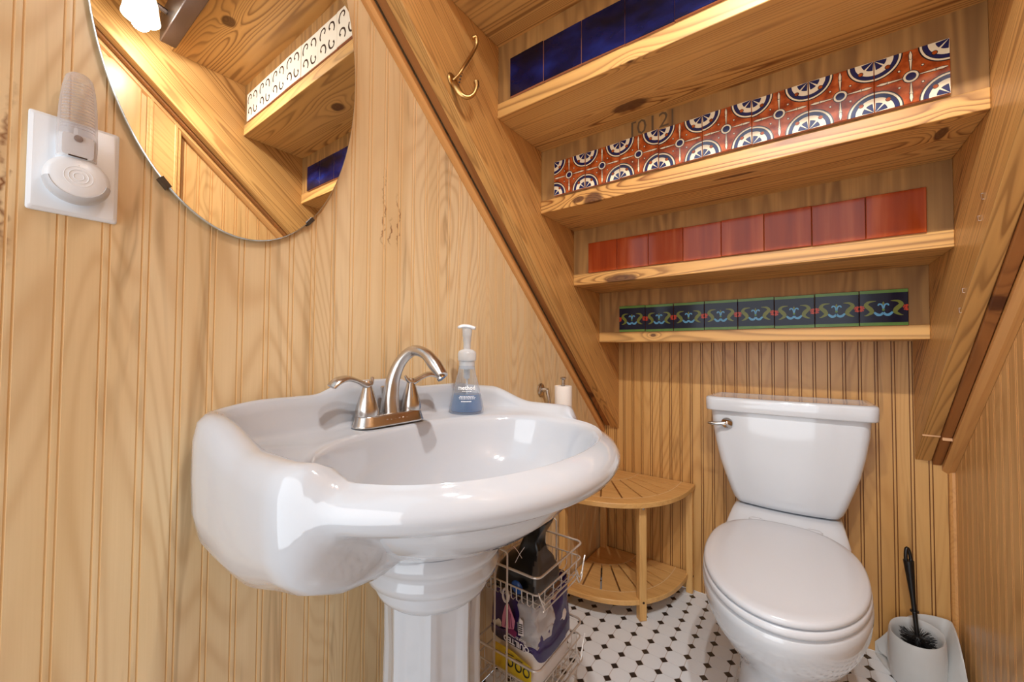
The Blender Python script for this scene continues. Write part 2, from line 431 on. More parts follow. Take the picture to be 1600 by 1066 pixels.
def wall(name, kind, slab, start, end, p, mats, mk, h):
    mb = MB(); mb.box(*slab); wobj = struct(obj(name, mb, mats[0]))
    src = None; t = start
    while t < end-1e-4:
        if src is None or t+p > end:
            q = plank_mesh(min(p, end-t), h, kind)
            o = obj('plank', q, mats, wobj, loc=mk(t)); src = src or o
        else: inst(src, 'plank', wobj, mk(t))
        t += p
    return wobj
pl = .0398
yl = -1.6229-.0051; yl = yl-pl*int((yl-YEND)/pl)
wall_left = wall('wall_left', 'L', (-.10, -.0055, YEND, 0, 0, ZTOP), yl, -.0005, pl, [VEN_L, GRV_L], lambda t: (0, t, 0), 2.72)
pb = .0397
wall_back = wall('wall_back', 'B', (-.10, W+.1, .0055, .10, 0, ZTOP), .0677-.0051-pb, W-.001, pb, [VEN_B, GRV_B], lambda t: (t, 0, 0), 2.72)
pr = .0415
yr = -.1526-.0051+pr*3; yr = yr-pr*int((yr-YEND)/pr)
wall_right = wall('wall_right', 'R', (W+.0055, W+.10, YEND, 0, 0, ZTOP), yr, -.0005, pr, [VEN_R, GRV_R], lambda t: (W, t, 0), 2.72)
# corner bead in the right corner, casing and door seen only in the mirror
mb = MB(); mb.prism([(W, 0), (W-.012, 0), (W-.0105, -.006), (W-.006, -.0105), (W, -.012)], 'z', 0, .60)
struct(obj('trim_1', mb, TRIMW))

# ------------------------------------------------------------------ staircase (underside)
stair = root('staircase', 'open underside of a pine staircase with tiled risers, sloping over the room', 'staircase')
tread_knots = {
 1: [(.30, -.2162, 1.010, .012, .02, .006)],
 2: [(.26, -.49+.05, 1.19, .06, .012, .02)],
 3: [(.262, -.80+.13, 1.385, .035, .02, .03), (.977, -.60, 1.3835, .010, .03, .01), (.62, -.62, 1.3835, .05, .006, .01), (.215, -.6655, 1.40, .022, .02, .010)],
 4: [(.398, -.735, 1.5825, .052, .020, .02), (.452, -.889, 1.576, .016, .016, .009)],
 5: [(.55, -1.0, 1.7816, .03, .02, .02)],
 6: [(.72, -1.27, 1.98, .03, .02, .02)], 7: [], 8: []}
for n in range(1, 9):
    mb = MB(); y1 = 0.0 if n == 1 else YT(n)+Q+.030
    if n == 1: y1 = -.0005
    mb.box(XL, XR, YT(n), y1, ZT(n)-TT, ZT(n))
    obj('tread', mb, pine_tread(n, tread_knots[n]), stair, bevel=.0018, bseg=2)
def sring(name, x0, x1, z0, zc, hi=.30, mat=None, y_end=-2.55, front=0.0):
    mb = MB()
    ya = -(zc-z0)/SL if zc > z0 else 0
    poly = [(-.0005+front, max(zc, z0)), (y_end, z0-SL*y_end), (y_end, z0-SL*y_end+hi), (-.0005, z0+hi)]
    if zc > z0: poly = [(-.0005, zc), (ya, zc)]+poly[1:]
    mb.prism(poly, 'x', x0, x1)
    return obj(name, mb, mat, stair, bevel=.002)
sring('stringer', .0467, XL, .600, .6085, .62, PINE_STR)
s_l = stair.children[-1]
sring('stringer', XR, 1.0623, .622, .6085+.004, .62, PINE_STR)
sring('filler_board', .0172, .0462, .612, .609, .3, PINE_FIL)
sring('filler_board', 1.0630, 1.0830, .612, .609, .3, PINE_FIL)
def trim(name, x0, x1, za, zb, ya=0.0):
    mb = MB(); y_end = -2.55
    L = []
    for (x, z, dx) in ((0, 0, 0),):
        pass
    if x0 < .5: prof = [(x0, za), (x0+.010, za+.001), (x1, za+.010), (x1, zb), (x0, zb)]
    else: prof = [(x1, za), (x1-.012, za+.001), (x0, za+.010), (x0, zb), (x1, zb)]
    mb.loft([[(x, -.0005+ya, z) for x, z in prof], [(x, y_end, z-SL*y_end) for x, z in prof]])
    return obj(name, mb, TRIMW, stair)
trim('trim_strip', .0004, .0168, .5795, .6045)
trim('trim_strip', 1.0835, W-.0004, .588, .613)

# split in the right stringer: pale saw-cut band, staples
for (y, z, dz) in ((-.62, 1.235, .012), (-.60, 1.200, .010), (-.50, 1.075, .009), (-.475, 1.035, .010)):
    mb = MB(); mb.tube([(XR-.0002, y, z), (XR-.003, y, z), (XR-.003, y+.004, z+dz), (XR-.0002, y+.004, z+dz)], .0007, 5); obj('staple', mb, STAPLE, stair)
mb = MB(); yb = -.105; zb = .622-SL*yb
mb.box(XR-.0008, 1.0615, yb-.003, yb+.003, zb-.0030, zb+.001)
mb.box(1.0635, 1.0825, yb-.012, yb-.002, zb-.010, zb-.002)
obj('sawn_notch', mb, plain('pale_raw_wood', (214, 168, 124), .8), stair)

# tiles -----------------------------------------------------------------
def disc(mb, cx, cz, r, d, mi, n=20, a0=0, a1=2*PI, r0=0):
    """flat painted sector/ring on the tile face (face looks to -y), lifted by d"""
    k = max(2, int(n*(a1-a0)/(2*PI))) 
    A = [a0+(a1-a0)*i/k for i in range(k+1)]
    outer = [(cx+r*math.cos(a), -d, cz+r*math.sin(a)) for a in A]
    if r0 > 0:
        inner = [(cx+r0*math.cos(a), -d, cz+r0*math.sin(a)) for a in A]
        mb.add(outer+inner, [(i, i+1, i+2+k, i+1+k) for i in range(k)], mi)
    else: mb.add(outer+[(cx, -d, cz)], [(i, i+1, k+1) for i in range(k)], mi)
def ribbon(mb, pts, w, d, mi, sub=6):
    P = [Vector((x, 0, z)) for x, z in pts]; Wd = list(w) if isinstance(w, (list, tuple)) else [w]*len(P)
    Qp = []; QW = []
    for i in range(len(P)-1):
        p0 = P[max(i-1, 0)]; p1 = P[i]; p2 = P[i+1]; p3 = P[min(i+2, len(P)-1)]
        for k in range(sub):
            t = k/sub; Qp.append(.5*((2*p1)+(-p0+p2)*t+(2*p0-5*p1+4*p2-p3)*t*t+(-p0+3*p1-3*p2+p3)*t**3)); QW.append(Wd[i]*(1-t)+Wd[i+1]*t)
    Qp.append(P[-1]); QW.append(Wd[-1]); vs = []
    for i, p in enumerate(Qp):
        tg = (Qp[min(i+1, len(Qp)-1)]-Qp[max(i-1, 0)]).normalized(); nn = Vector((-tg.z, 0, tg.x))*QW[i]/2
        vs += [(p.x+nn.x, -d, p.z+nn.z), (p.x-nn.x, -d, p.z-nn.z)]
    mb.add(vs, [(2*i, 2*i+1, 2*i+3, 2*i+2) for i in range(len(Qp)-1)], mi)
def tile_base(s, th=.0085):
    mb = MB(); h = s/2; b = .0012
    def ring(i, y): return [(-h+i, y, -h+i), (h-i, y, -h+i), (h-i, y, h-i), (-h+i, y, h-i)]
    mb.loft([ring(0, 0), ring(0, -th+b)], 1, (True, False))
    mb.loft([ring(0, -th+b), ring(b, -th)], 0, (False, True))
    return mb, th
def tile_plain(s): return tile_base(s)[0]
def tile_orange(s):
    mb, th = tile_base(s); e = .00012; L = [th+e*(k+1) for k in range(5)]; u = s
    lim = .5-.006
    for sx in (-1, 1):
        for sz in (-1, 1):
            a0 = {(1, 1): PI, (-1, 1): 1.5*PI, (-1, -1): 0, (1, -1): .5*PI}[(sx, sz)]; a1 = a0+PI/2; c = (sx*lim*u, sz*lim*u)
            disc(mb, *c, .395*u, L[0], 3, 48, a0, a1, .375*u); disc(mb, *c, .375*u, L[0], 2, 48, a0, a1, .345*u)
            disc(mb, *c, .345*u, L[0], 3, 48, a0, a1, .335*u); disc(mb, *c, .335*u, L[0], 4, 48, a0, a1, .27*u)
            disc(mb, *c, .27*u, L[0], 2, 48, a0, a1)
            for k in range(2):
                b0 = a0+.06+k*PI/4+.05; disc(mb, *c, .175*u, L[1], 4, 60, b0, b0+PI/4-.17, .012*u)
            am = a0+PI/4; x, z = c[0]+math.cos(am)*.262*u, c[1]+math.sin(am)*.262*u
            disc(mb, x, z, .042*u, L[1], 3, 16); disc(mb, x, z, .032*u, L[2], 0, 16)
            disc(mb, -sx*.0+sx*.155*u, sz*.155*u, .024*u, L[1], 3, 14); disc(mb, sx*.155*u, sz*.155*u, .015*u, L[2], 2, 12)
    disc(mb, 0, 0, .115*u, L[1], 3, 28); disc(mb, 0, 0, .102*u, L[2], 2, 28); disc(mb, 0, 0, .072*u, L[3], 4, 24)
    for a in range(4):
        c, sn = [(1, 0), (0, 1), (-1, 0), (0, -1)][a]
        def T(pts): return [(x*c-z*sn, x*sn+z*c) for x, z in pts]
        prs = [(.11, .004), (.20, .02), (.29, .03), (.31, .045), (.33, .03), (.40, .04), (.47, .006)]
        ribbon(mb, T([(x*u, 0) for x, _ in prs]), [(wd+.018)*u for _, wd in prs], L[1], 3, 2)
        ribbon(mb, T([(x*u, 0) for x, _ in prs]), [wd*u for _, wd in prs], L[2], 2, 2)
        ribbon(mb, T([(.315*u, -.03*u), (.325*u, .03*u)]), .008*u, L[3], 3, 1)
    return mb
def tile_green(s):
    mb, th = tile_base(s); e = .00012; u = s; h = .494*u
    def rect(x0, x1, z0, z1, d, mi): mb.add([(x0, -d, z0), (x1, -d, z0), (x1, -d, z1), (x0, -d, z1)], [(0, 1, 2, 3)], mi)
    rect(-h, h, h-.085*u, h, th+e, 2); rect(-h, h, -h, -h+.085*u, th+e, 2)
    d1 = th+2*e; d2 = th+3*e; d3 = th+4*e
    for s_ in (-1, 1):
        ribbon(mb, [(s_*.15*u, .19*u), (s_*.30*u, .17*u), (s_*.36*u, .08*u), (s_*.27*u, -.03*u), (s_*.24*u, -.12*u), (s_*.34*u, -.20*u), (s_*.40*u, -.21*u)], [.01*u, .06*u, .10*u, .11*u, .09*u, .04*u, .006*u], d1, 4)
        ribbon(mb, [(0, -.13*u), (s_*.05*u, -.19*u), (s_*.12*u, -.19*u), (s_*.19*u, -.12*u)], [.05*u, .06*u, .07*u, .045*u], d1, 3)
        ribbon(mb, [(0, -.05*u), (s_*.03*u, .08*u), (s_*.085*u, .105*u), (s_*.11*u, .06*u)], [.03*u, .035*u, .04*u, .03*u], d2, 3)
        for (px, pz) in ((.455, 0), (.47, .055), (.47, -.055), (.41, .012), (.425, -.05), (.425, .055)):
            disc(mb, s_*px*u, pz*u-.01*u, (.03 if px > .45 else .02)*u, d2, 5, 12)
    ribbon(mb, [(0, .17*u), (0, .12*u), (0, .07*u)], [.008*u, .05*u, .008*u], d3, 4)
    disc(mb, 0, -.055*u, .03*u, d3, 2, 10)
    return mb
def tile_scroll(s):
    mb, th = tile_base(s); u = s; d = th+.00015
    for (ox, oz, fx, fz) in ((-.22, .22, 1, 1), (.24, .24, -1, 1), (-.24, -.22, -1, -1), (.22, -.24, 1, 1)):
        ribbon(mb, [(ox*u+fx*x*u, oz*u+fz*z*u) for x, z in ((-.12, -.14), (-.15, -.02), (-.08, .12), (.06, .15), (.13, .06), (.08, -.02))], [.05*u, .06*u, .055*u, .05*u, .05*u, .07*u], d, 2)
    return mb
def riser(n, mats):
    mb = MB(); mb.box(XL+.0005, XR-.0005, YT(n)+.003, YT(n)+.016, ZT(n), ZT(n+1)-TT)
    return obj('riser', mb, PLY, stair)
def row(n, x0, p, z0, s, fn, mats, label, count=8, jitter=.0010):
    rz = risers[n]; src = None; k = 0
    while k < count:
        loc = (x0+p*(k+.5), YT(n)+.0029-random.uniform(0, .0022), z0+s/2+random.uniform(-jitter, jitter))
        if src is None: o = obj('tile', fn(s), mats, rz, loc=loc, recalc=False); src = o
        else: o = inst(src, 'tile', rz, loc)
        o.rotation_euler = (random.uniform(-.006, .006), random.uniform(-.006, .006), random.uniform(-.01, .01)); k += 1
    return src
risers = {n: riser(n, None) for n in range(1, 8)}
row(1, .1705, .1018, 1.0235, .1006, tile_green, [PNAVY, TERRA, PGREEN, PSKY, POLIVE, PRED], '')
row(2, .1437, .1049, 1.2245, .1040, tile_plain, [REDG, plain('pale_side', (196, 140, 116), .6)], '')
row(3, .1354, .1052, 1.4275, .1046, tile_orange, [ORG, TERRA, CREAM, PBLACK, PBLUE], '')
row(4, .1305, .1042, 1.6215, .1034, tile_plain, [NAVY, TERRA], '')
row(5, .1400, .1055, 1.8215, .1048, tile_scroll, [TILEW, TERRA, SCROLL], '')
mb = MB()
text_mesh(mb, '[012|', .058, (.370, YT(3)+.0026, 1.540), (1, 0, 0), (0, 0, 1))
obj('ink_stamp', mb, STAMP, risers[3], recalc=False)

# ------------------------------------------------------------------ vanity light over the sixth tread (seen in the mirror)
vl = root('vanity_light', 'bronze bar light with frosted white glass shades, reflected at top of mirror', 'light', (.74, -1.345, 2.0))
mb = MB(); mb.box(.60, .96, -1.385, -1.342, 1.955, 2.05); at(obj('bar', mb, BRONZE, None, bevel=.003), vl)
for x in (.68, .88):
    mb = MB(); mb.tube([(x, -1.385, 2.01), (x, -1.42, 2.02), (x, -1.445, 2.035)], .008, 8, sub=3); a = at(obj('arm', mb, BRONZE, None, smooth=True), vl)
    mb = MB(); mb.lathe([(.018, .0), (.030, -.01), (.038, -.04), (.043, -.08), (.046, -.095), (.043, -.095), (.036, -.04), (.020, -.006)], (x, -1.445, 2.045), 24, caps=(True, True))
    at(obj('shade', mb, SHADE, None, smooth=True), vl)
    ld = bpy.data.lights.new('bulb', 'POINT'); ld.energy = 3.0; ld.color = (.98, .97, 1.0); ld.shadow_soft_size = .022
    lo = bpy.data.objects.new('bulb', ld); COL.objects.link(lo); lo.location = (x, -1.445, 1.935); at(lo, vl)
    ls = bpy.data.lights.new('bulb', 'SPOT'); ls.energy = 24; ls.color = (1, .97, .94); ls.shadow_soft_size = .018; ls.spot_size = math.radians(106); ls.spot_blend = 1.0  # extra spot added beside the bulb, aimed to lift the back wall
    lo = bpy.data.objects.new('bulb', ls); COL.objects.link(lo); lo.location = (x, -1.445, 1.932); lo.rotation_euler = Vector((-.03, .45, -.89)).to_track_quat('-Z', 'Y').to_euler(); at(lo, vl)

# ------------------------------------------------------------------ pedestal sink
SY = -1.205; SX = .285
sink = root('pedestal_sink', 'white porcelain pedestal sink with raised scalloped splash rim against left wall', 'sink', (.19, SY, 0))
def sdf_outer(x, y):
    # front bowl ellipse united with the rectangular back
    ex, ey = (x-.235)/.292, (y-SY)/.325
    k = math.hypot(ex, ey); a = (k-1)*.30
    bx = abs(x-.171)-.163+.05; by = abs(y-SY)-.334+.05
    b = math.hypot(max(bx, 0), max(by, 0))+min(max(bx, by), 0)-.05
    kk = .014; h = max(kk-abs(a-b), 0)/kk
    return max(min(a, b)-h*h*kk*.25, .008-x)
def R_outer(th):
    lo, hi = .05, .6; c, s_ = math.cos(th), math.sin(th)
    for _ in range(40):
        md = (lo+hi)/2
        if sdf_outer(SX+md*c, SY+md*s_) < 0: lo = md
        else: hi = md
    return lo
def R_open(th):
    a, b, n = .192, .262, 2.15; c, s_ = abs(math.cos(th)), abs(math.sin(th))
    if math.cos(th) < 0: a = .180
    return ((c/a)**n+(s_/b)**n)**(-1/n)
def sm(a, b, x): t = min(max((x-a)/(b-a), 0), 1); return t*t*(3-2*t)
N = 192
bowl = MB(); loops = []
TH = [2*PI*i/N for i in range(N)]
RO = [R_outer(t) for t in TH]; RI = [R_open(t) for t in TH]
def xy(r, t): return SX+r*math.cos(t), SY+r*math.sin(t)
for f, z in [(.11, .640), (.25, .643), (.45, .650), (.65, .664), (.80, .688), (.89, .715), (.95, .745), (.982, .772), (.998, .786), (1.012, .793), (1.035, .7965)]:
    loops.append([(*xy(RI[i]*f, TH[i]), z) for i in range(N)])
def Hsp(x, y):
    d = abs(y-SY+.02)
    hb = .864+.022*sm(.135, .06, d)
    hb = hb-.010*sm(.24, .33, abs(y-SY))
    ha = .855-(.033)*sm(.05, .20, x)
    t = sm(.03, .075, x)
    return hb*(1-t)+min(hb, ha)*t
back = [(.050, .797, 0), (.0425, .803, 0), (.0375, -.018, 1), (.032, -.004, 1), (.023, .0, 1), (.012, -.0015, 1), (.004, -.011, 1), (.0, -.035, 1), (0, .76, 0), (.001, .715, 0), (.008, .682, 0), (.024, .657, 0), (.052, .640, 0), (.10, .627, 0)]
front = [(.052, .797), (.046, .7975), (.040, .798), (.034, .798), (.027, .797), (.017, .793), (.007, .785), (.001, .773), (.0, .763), (.006, .750), (.018, .7405), (.046, .737), (.064, .712), (.11, .660)]
for (bi, bz, fl_), (fi, fz) in zip(back, front):
    L = []
    for i in range(N):
        xo, yo = xy(RO[i], TH[i])
        wgt = sm(.350, .316, xo) if abs(yo-SY) > .1 else (1 if xo < .2 else 0)
        H = Hsp(xo, yo)
        zb_ = H+bz if fl_ else bz
        if not fl_ and bz < .73:
            zb_ += (.024*sm(.14, .34, xo)-.006-.012*math.exp(-((xo-.14)/.08)**2))*sm(.75, .66, bz)
        ins = bi*wgt+fi*(1-wgt); z = zb_*wgt+fz*(1-wgt)
        if xo < .03: ins *= .62
        r = RO[i]-ins/max(.55, abs(math.cos(TH[i])) if xo < .03 else .8)
        r = max(r, RI[i]*1.045+.0015*len(loops)/12)  if z > .79 else r
        x, y = xy(r, TH[i]); L.append((max(x, .002), y, z))
    loops.append(L)
for rr, z in [(.150, .625), (.118, .612), (.10, .605)]:
    L = []
    for i in range(N):
        x, y = .19+rr*math.cos(TH[i])*.95, SY+rr*math.sin(TH[i]); L.append((max(x, .004), y, z))
    loops.append(L)
bowl.loft(loops, 0, (False, False))
basin = at(obj('basin', bowl, PORC, None, smooth=True, angle=180, recalc=True), sink)
sm_ = basin.modifiers.new('smooth', 'CORRECTIVE_SMOOTH') if False else basin.modifiers.new('smooth', 'SMOOTH'); sm_.factor = .5; sm_.iterations = 2
mb = MB(); mb.lathe([(.0285, .641), (.0285, .6455), (.024, .6465), (.020, .644), (.016, .640), (.0, .638)], (SX, SY, 0), 28); at(obj('drain', mb, CHROME, None, smooth=True), sink)
PX = .190
def oct_fn(a, h):
    if h > .50: return 1
    k = (a % (PI/4))-PI/8; return .90/math.cos(k)*.98 if True else 1
mb = MB()
mb.lathe([(.122, .613), (.129, .600), (.126, .588), (.118, .582), (.117, .574), (.122, .566), (.119, .552), (.104, .545), (.102, .538), (.104, .530), (.100, .520), (.090, .514), (.0865, .508)], (PX, SY, 0), 64)
at(obj('pedestal_capital', mb, PORC, None, smooth=True, angle=60), sink)
mb = MB()
loops = []
for r, z in [(.084, .512), (.083, .42), (.085, .30), (.090, .18), (.098, .08), (.110, .05), (.112, .0)]:
    L = []
    for k in range(96):
        a = 2*PI*k/96; q = (a % (PI/4))-PI/8
        rad = r*.97/math.cos(q)
        if abs(q) < .24: rad -= .0035*sm(.24, .19, abs(q))*(1 if .06 < z < .50 else 0)
        L.append((PX+rad*math.cos(a), SY+rad*math.sin(a), z))
    loops.append(L)
mb.loft(loops); at(obj('pedestal_column', mb, PORC, None, smooth=True, angle=40, bevel=0), sink)

# ------------------------------------------------------------------ faucet
FX, FY, FZ = .072, -1.219, .7992
fau = root('faucet', 'brushed nickel two-lever faucet with arched spout on the white sink deck', 'faucet', (FX, FY, FZ))
def stad(hx, hy, z, n=12):
    L = []
    for k in range(n+1): a = PI*k/n; L.append((FX+hx*math.cos(a), FY+hy-hx+hx*math.sin(a), FZ+z))
    for k in range(n+1): a = PI+PI*k/n; L.append((FX+hx*math.cos(a), FY-hy+hx+hx*math.sin(a), FZ+z))
    return L
mb = MB(); mb.loft([stad(.0265, .080, 0), stad(.0270, .0805, .002), stad(.0262, .079, .004), stad(.0225, .0745, .019), stad(.0212, .073, .0215), stad(.018, .070, .0222)])
at(obj('base_plate', mb, NICKEL, None, smooth=True, angle=50), fau)
for sgn in (-1, 1):
    mb = MB(); hy = FY+sgn*.0525
    mb.lathe([(.0215, .021), (.0222, .026), (.0212, .036), (.0165, .052), (.0115, .068), (.0085, .078), (.0075, .084), (.006, .088), (.0, .089)], (FX, hy, FZ), 28)
    at(obj('handle_body', mb, NICKEL, None, smooth=True, angle=60), fau)
    mb = MB(); d = sgn
    # curved lever swelling towards a spoon end, with a small back spur
    mb.tube([(FX-.004, hy-d*.013, FZ+.094), (FX, hy-d*.007, FZ+.084), (FX+.002, hy+d*.004, FZ+.080), (FX+.004, hy+d*.022, FZ+.088), (FX+.006, hy+d*.045, FZ+.095), (FX+.008, hy+d*.066, FZ+.091), (FX+.009, hy+d*.078, FZ+.082)],
            [(.0022, .003), (.0045, .006), (.0065, .008), (.0042, .0065), (.0048, .0085), (.0050, .0105), (.0035, .0095)], 14, sub=5, flat=(0, 0, 1))
    at(obj('lever', mb, NICKEL, None, smooth=True, angle=80), fau)
mb = MB()
mb.tube([(FX, FY, FZ+.018), (FX+.001, FY, FZ+.050), (FX+.006, FY+.003, FZ+.090), (FX+.020, FY+.010, FZ+.125), (FX+.046, FY+.018, FZ+.146), (FX+.076, FY+.024, FZ+.141), (FX+.100, FY+.028, FZ+.120), (FX+.118, FY+.032, FZ+.099)],
        [(.0205, .0185), (.0165, .0165), (.0135, .0135), (.0115, .0120), (.0105, .0118), (.0112, .0138), (.0130, .0175), (.0095, .0195)], 20, sub=6, flat=(1, 0, 0))
at(obj('spout', mb, NICKEL, None, smooth=True, angle=80), fau)
mb = MB(); mb.lathe([(.009, 0), (.009, .004)], (FX+.114, FY+.031, FZ+.0960), 16, axis=(.6, .2, -.8)); at(obj('aerator', mb, CHROME, None, smooth=True), fau)
mb = MB(); mb.lathe([(.0028, .018), (.0028, .052), (.0035, .056), (.0062, .068), (.0066, .072), (.004, .074)], (FX-.019, FY-.002, FZ), 16); at(obj('lift_knob', mb, NICKEL, None, smooth=True), fau)
mb = MB(); ribbon_pts = []
for k in range(46):
    t = k/45; ribbon_pts.append((FX+.0259-.0036*.0-.0, FY-.026+.052*t, FZ+.0108+.0022*math.sin(t*34)*(.6+.4*math.cos(t*9))))
mb.tube(ribbon_pts, .0004, 4); e = at(obj('engraved_script', mb, ENGR, None), fau); e.location.x -= .0018

# ------------------------------------------------------------------ soap bottle
BX, BY, BZ = .088, -1.008, .7985
sp = root('soap_dispenser', 'clear conical foaming soap bottle with blue soap on the sink deck', 'soap bottle', (BX, BY, BZ))
prof = [(.0, .002), (.033, .0015), (.0405, .0), (.0420, .004), (.0415, .010), (.0377, .030), (.0330, .050), (.0278, .072), (.0220, .094), (.0195, .108), (.0190, .112)]
mb = MB(); mb.lathe(prof, (BX, BY, BZ), 40, caps=(True, False)); at(obj('bottle_body', mb, CLEAR, None, smooth=True), sp)
mb = MB(); mb.lathe([(.0, .004), (.037, .004), (.0395, .010), (.0357, .030), (.0325, .0435), (.0, .0440)], (BX, BY, BZ), 40); at(obj('liquid_soap', mb, SOAPL, None, smooth=True, angle=50), sp)
mb = MB(); mb.lathe([(.019, .104), (.019, .124), (.0165, .126), (.0165, .104)], (BX, BY, BZ), 28); at(obj('neck_insert', mb, FROSTP, None, smooth=True, angle=50), sp)
mb = MB(); mb.lathe([(.0215, .124), (.0225, .127), (.0225, .141), (.0200, .147), (.0140, .151), (.0, .152)], (BX, BY, BZ), 28); at(obj('collar', mb, FROSTP, None, smooth=True, angle=50), sp)
mb = MB(); mb.lathe([(.0088, .150), (.0088, .170), (.0100, .171), (.0100, .182), (.0112, .183), (.0118, .199), (.0125, .203)], (BX, BY, BZ), 24); at(obj('pump_stem', mb, FROSTP, None, smooth=True, angle=50), sp)
mb = MB(); mb.tube([(BX+.016, BY+.012, BZ+.203), (BX+.004, BY+.003, BZ+.207), (BX-.006, BY-.010, BZ+.208), (BX-.010, BY-.020, BZ+.2045)], [(.004, .009), (.0052, .0145), (.0048, .0125), (.003, .006)], 16, sub=5, flat=(0, 0, 1)); at(obj('pump_head', mb, PLATE, None, smooth=True, angle=80), sp)
mb = MB(); mb.tube([(BX, BY, BZ+.104), (BX+.001, BY, BZ+.06), (BX+.002, BY+.001, BZ+.008)], .0022, 8); mb.lathe([(.006, .080), (.008, .084), (.008, .104)], (BX, BY, BZ), 12)
at(obj('dip_tube', mb, FROSTP, None, smooth=True), sp)
# print wrapped on the cone, facing the room
cdir = Vector((.75-BX, -1.728-BY, 0)).normalized(); a0 = math.atan2(cdir.y, cdir.x)
def rad_at(z):
    for (r1_, z1_), (r2_, z2_) in zip(prof[2:], prof[3:]):
        if z1_ <= z <= z2_: return r1_+(r2_-r1_)*(z-z1_)/(z2_-z1_)
    return .03
def cone_surf(zc):
    def f(u, v):
        z = zc+v; r = rad_at(z)+.0006; a = a0+u/r
        return (BX+r*math.cos(a), BY+r*math.sin(a), BZ+z)
    return f
mb = MB()
text_mesh(mb, 'method', .0140, None, (1, 0, 0), (0, 0, 1), 0, 'CENTER', surf=cone_surf(.0560), bold=.0003)
at(obj('printed_name', mb, WRITE, None, recalc=False), sp)
mb = MB()
for z, w_ in ((.0515, .022), (.0400, .034), (.0372, .038), (.0344, .036)):
    x = -w_/2
    while x < w_/2:
        l = random.uniform(.002, .006); f = cone_surf(z); mb.add([f(x, 0), f(x+l, 0), f(x+l, .0012), f(x, .0012)], [(0, 1, 2, 3)]); x += l+.0011
x = -.013
f = cone_surf(.0280)
for k in range(7): mb.add([f(x, 0), f(x+.0026, 0), f(x+.0026, .0022), f(x, .0022)], [(0, 1, 2, 3)]); x += .0036
at(obj('small_print', mb, WRITE, None, recalc=False), sp)

# ------------------------------------------------------------------ mirror
MY, MZ, MA, MBb = -1.462, 1.490, .1925, .362
mir = root('wall_mirror', 'frameless oval mirror with polished edge on left wall above the sink', 'mirror', (0, MY, MZ))
mb = MB(); n = 128
E_ = lambda a, b, x: [(x, MY+a*math.cos(2*PI*k/n), MZ+b*math.sin(2*PI*k/n)) for k in range(n)]
mb.loft([E_(MA, MBb, .0055), E_(MA, MBb, .0095), E_(MA-.0012, MBb-.0012, .0104)], 0, (True, False)); at(obj('glass_edge', mb, MEDGE, None, smooth=True, angle=30), mir)
mb = MB(); mb.add(E_(MA-.0014, MBb-.0014, .0106)+E_(MA-.0014, MBb-.0014, .0100), [tuple(range(n))]+[(i, (i+1) % n, (i+1) % n+n, i+n) for i in range(n)]); at(obj('mirror_face', mb, MIRR, None), mir)
for th in (math.radians(237), math.radians(303), math.radians(60), math.radians(120)):
    mb = MB(); cy_, cz_ = MY+MA*math.cos(th), MZ+MBb*math.sin(th); tx = Vector((0, -MA*math.sin(th), MBb*math.cos(th))).normalized(); nx = Vector((0, -tx.z, tx.y))
    if nx.dot(Vector((0, MY-cy_, MZ-cz_))) < 0: nx = -nx
    c = Vector((0, cy_, cz_)); hw = .008
    loopsb = []
    for x in (.0004, .0125): loopsb.append([(x+(c+tx*a+nx*b_).x, (c+tx*a+nx*b_).y, (c+tx*a+nx*b_).z) for a, b_ in ((-hw, -.0035), (hw, -.0035), (hw, .0035 if x > .01 else -.001), (-hw, .0035 if x > .01 else -.001))])
    mb.loft(loopsb); at(obj('mirror_clip', mb, plain('smoke_clip', (60, 52, 46), .3), None), mir)

# ------------------------------------------------------------------ outlet cover, night light, round plug-in
PY = -1.6535; PZ = 1.1745
oc = root('outlet_cover', 'white rectangular outlet cover plate on left wall', 'outlet', (0, PY, PZ))
def rrect(hy, hz, x, r=.003, n=4, cy=PY, cz=PZ):
    L = []
    for qx, qz, a0_ in ((1, 1, 0), (-1, 1, PI/2), (-1, -1, PI), (1, -1, 1.5*PI)):
        for k in range(n+1): a = a0_+PI/2*k/n; L.append((x, cy+qx*(hy-r)+r*math.cos(a), cz+qz*(hz-r)+r*math.sin(a)))
    return L
mb = MB(); mb.loft([rrect(.0395, .0605, .0003), rrect(.0395, .0605, .003), rrect(.0385, .0595, .0045), rrect(.0355, .0565, .0062)]); at(obj('cover_plate', mb, PLATE, None, smooth=True, angle=25), oc)
mb = MB(); mb.lathe([(.0034, 0), (.0034, .0009), (.0, .0012)], (.0060, PY, PZ), 12, axis=(1, 0, 0)); at(obj('plate_screw', mb, PLATE, None), oc)
nl = root('night_light', 'small plug-in night light with clear ribbed bulb cover, in upper outlet', 'night light', (.006, PY-.001, 1.2))
NY = -1.6545
mb = MB(); mb.loft([rrect(.0165, .0165, .0062, .004, cy=NY, cz=1.196), rrect(.0165, .0165, .022, .004, cy=NY, cz=1.196), rrect(.0135, .0135, .031, .004, cy=NY, cz=1.196)]); at(obj('light_body', mb, PLATE, None, smooth=True, angle=35), nl)
mb = MB(); L = []
for z, a, b in [(1.182, .0175, .0150), (1.20, .0180, .0165), (1.225, .0175, .0165), (1.25, .0165, .0155), (1.270, .0145, .0135), (1.283, .0120, .0110), (1.2875, .0085, .008), (1.288, .002, .002)]:
    L.append([(.0225+b*math.cos(2*PI*k/28), NY+a*math.sin(2*PI*k/28), z) for k in range(28)])
mb.loft(L, 0, (False, True)); at(obj('bulb_cover', mb, RIBBED, None, smooth=True), nl)
mb = MB()
for k in range(16):
    z = 1.216+k*.0038; sc = 1-max(0, (z-1.24))*5
    mb.tube([(.0225+.0150*sc*math.cos(a), NY+.0163*sc*math.sin(a), z) for a in [math.radians(-70+14*i) for i in range(11)]], .0006, 5)
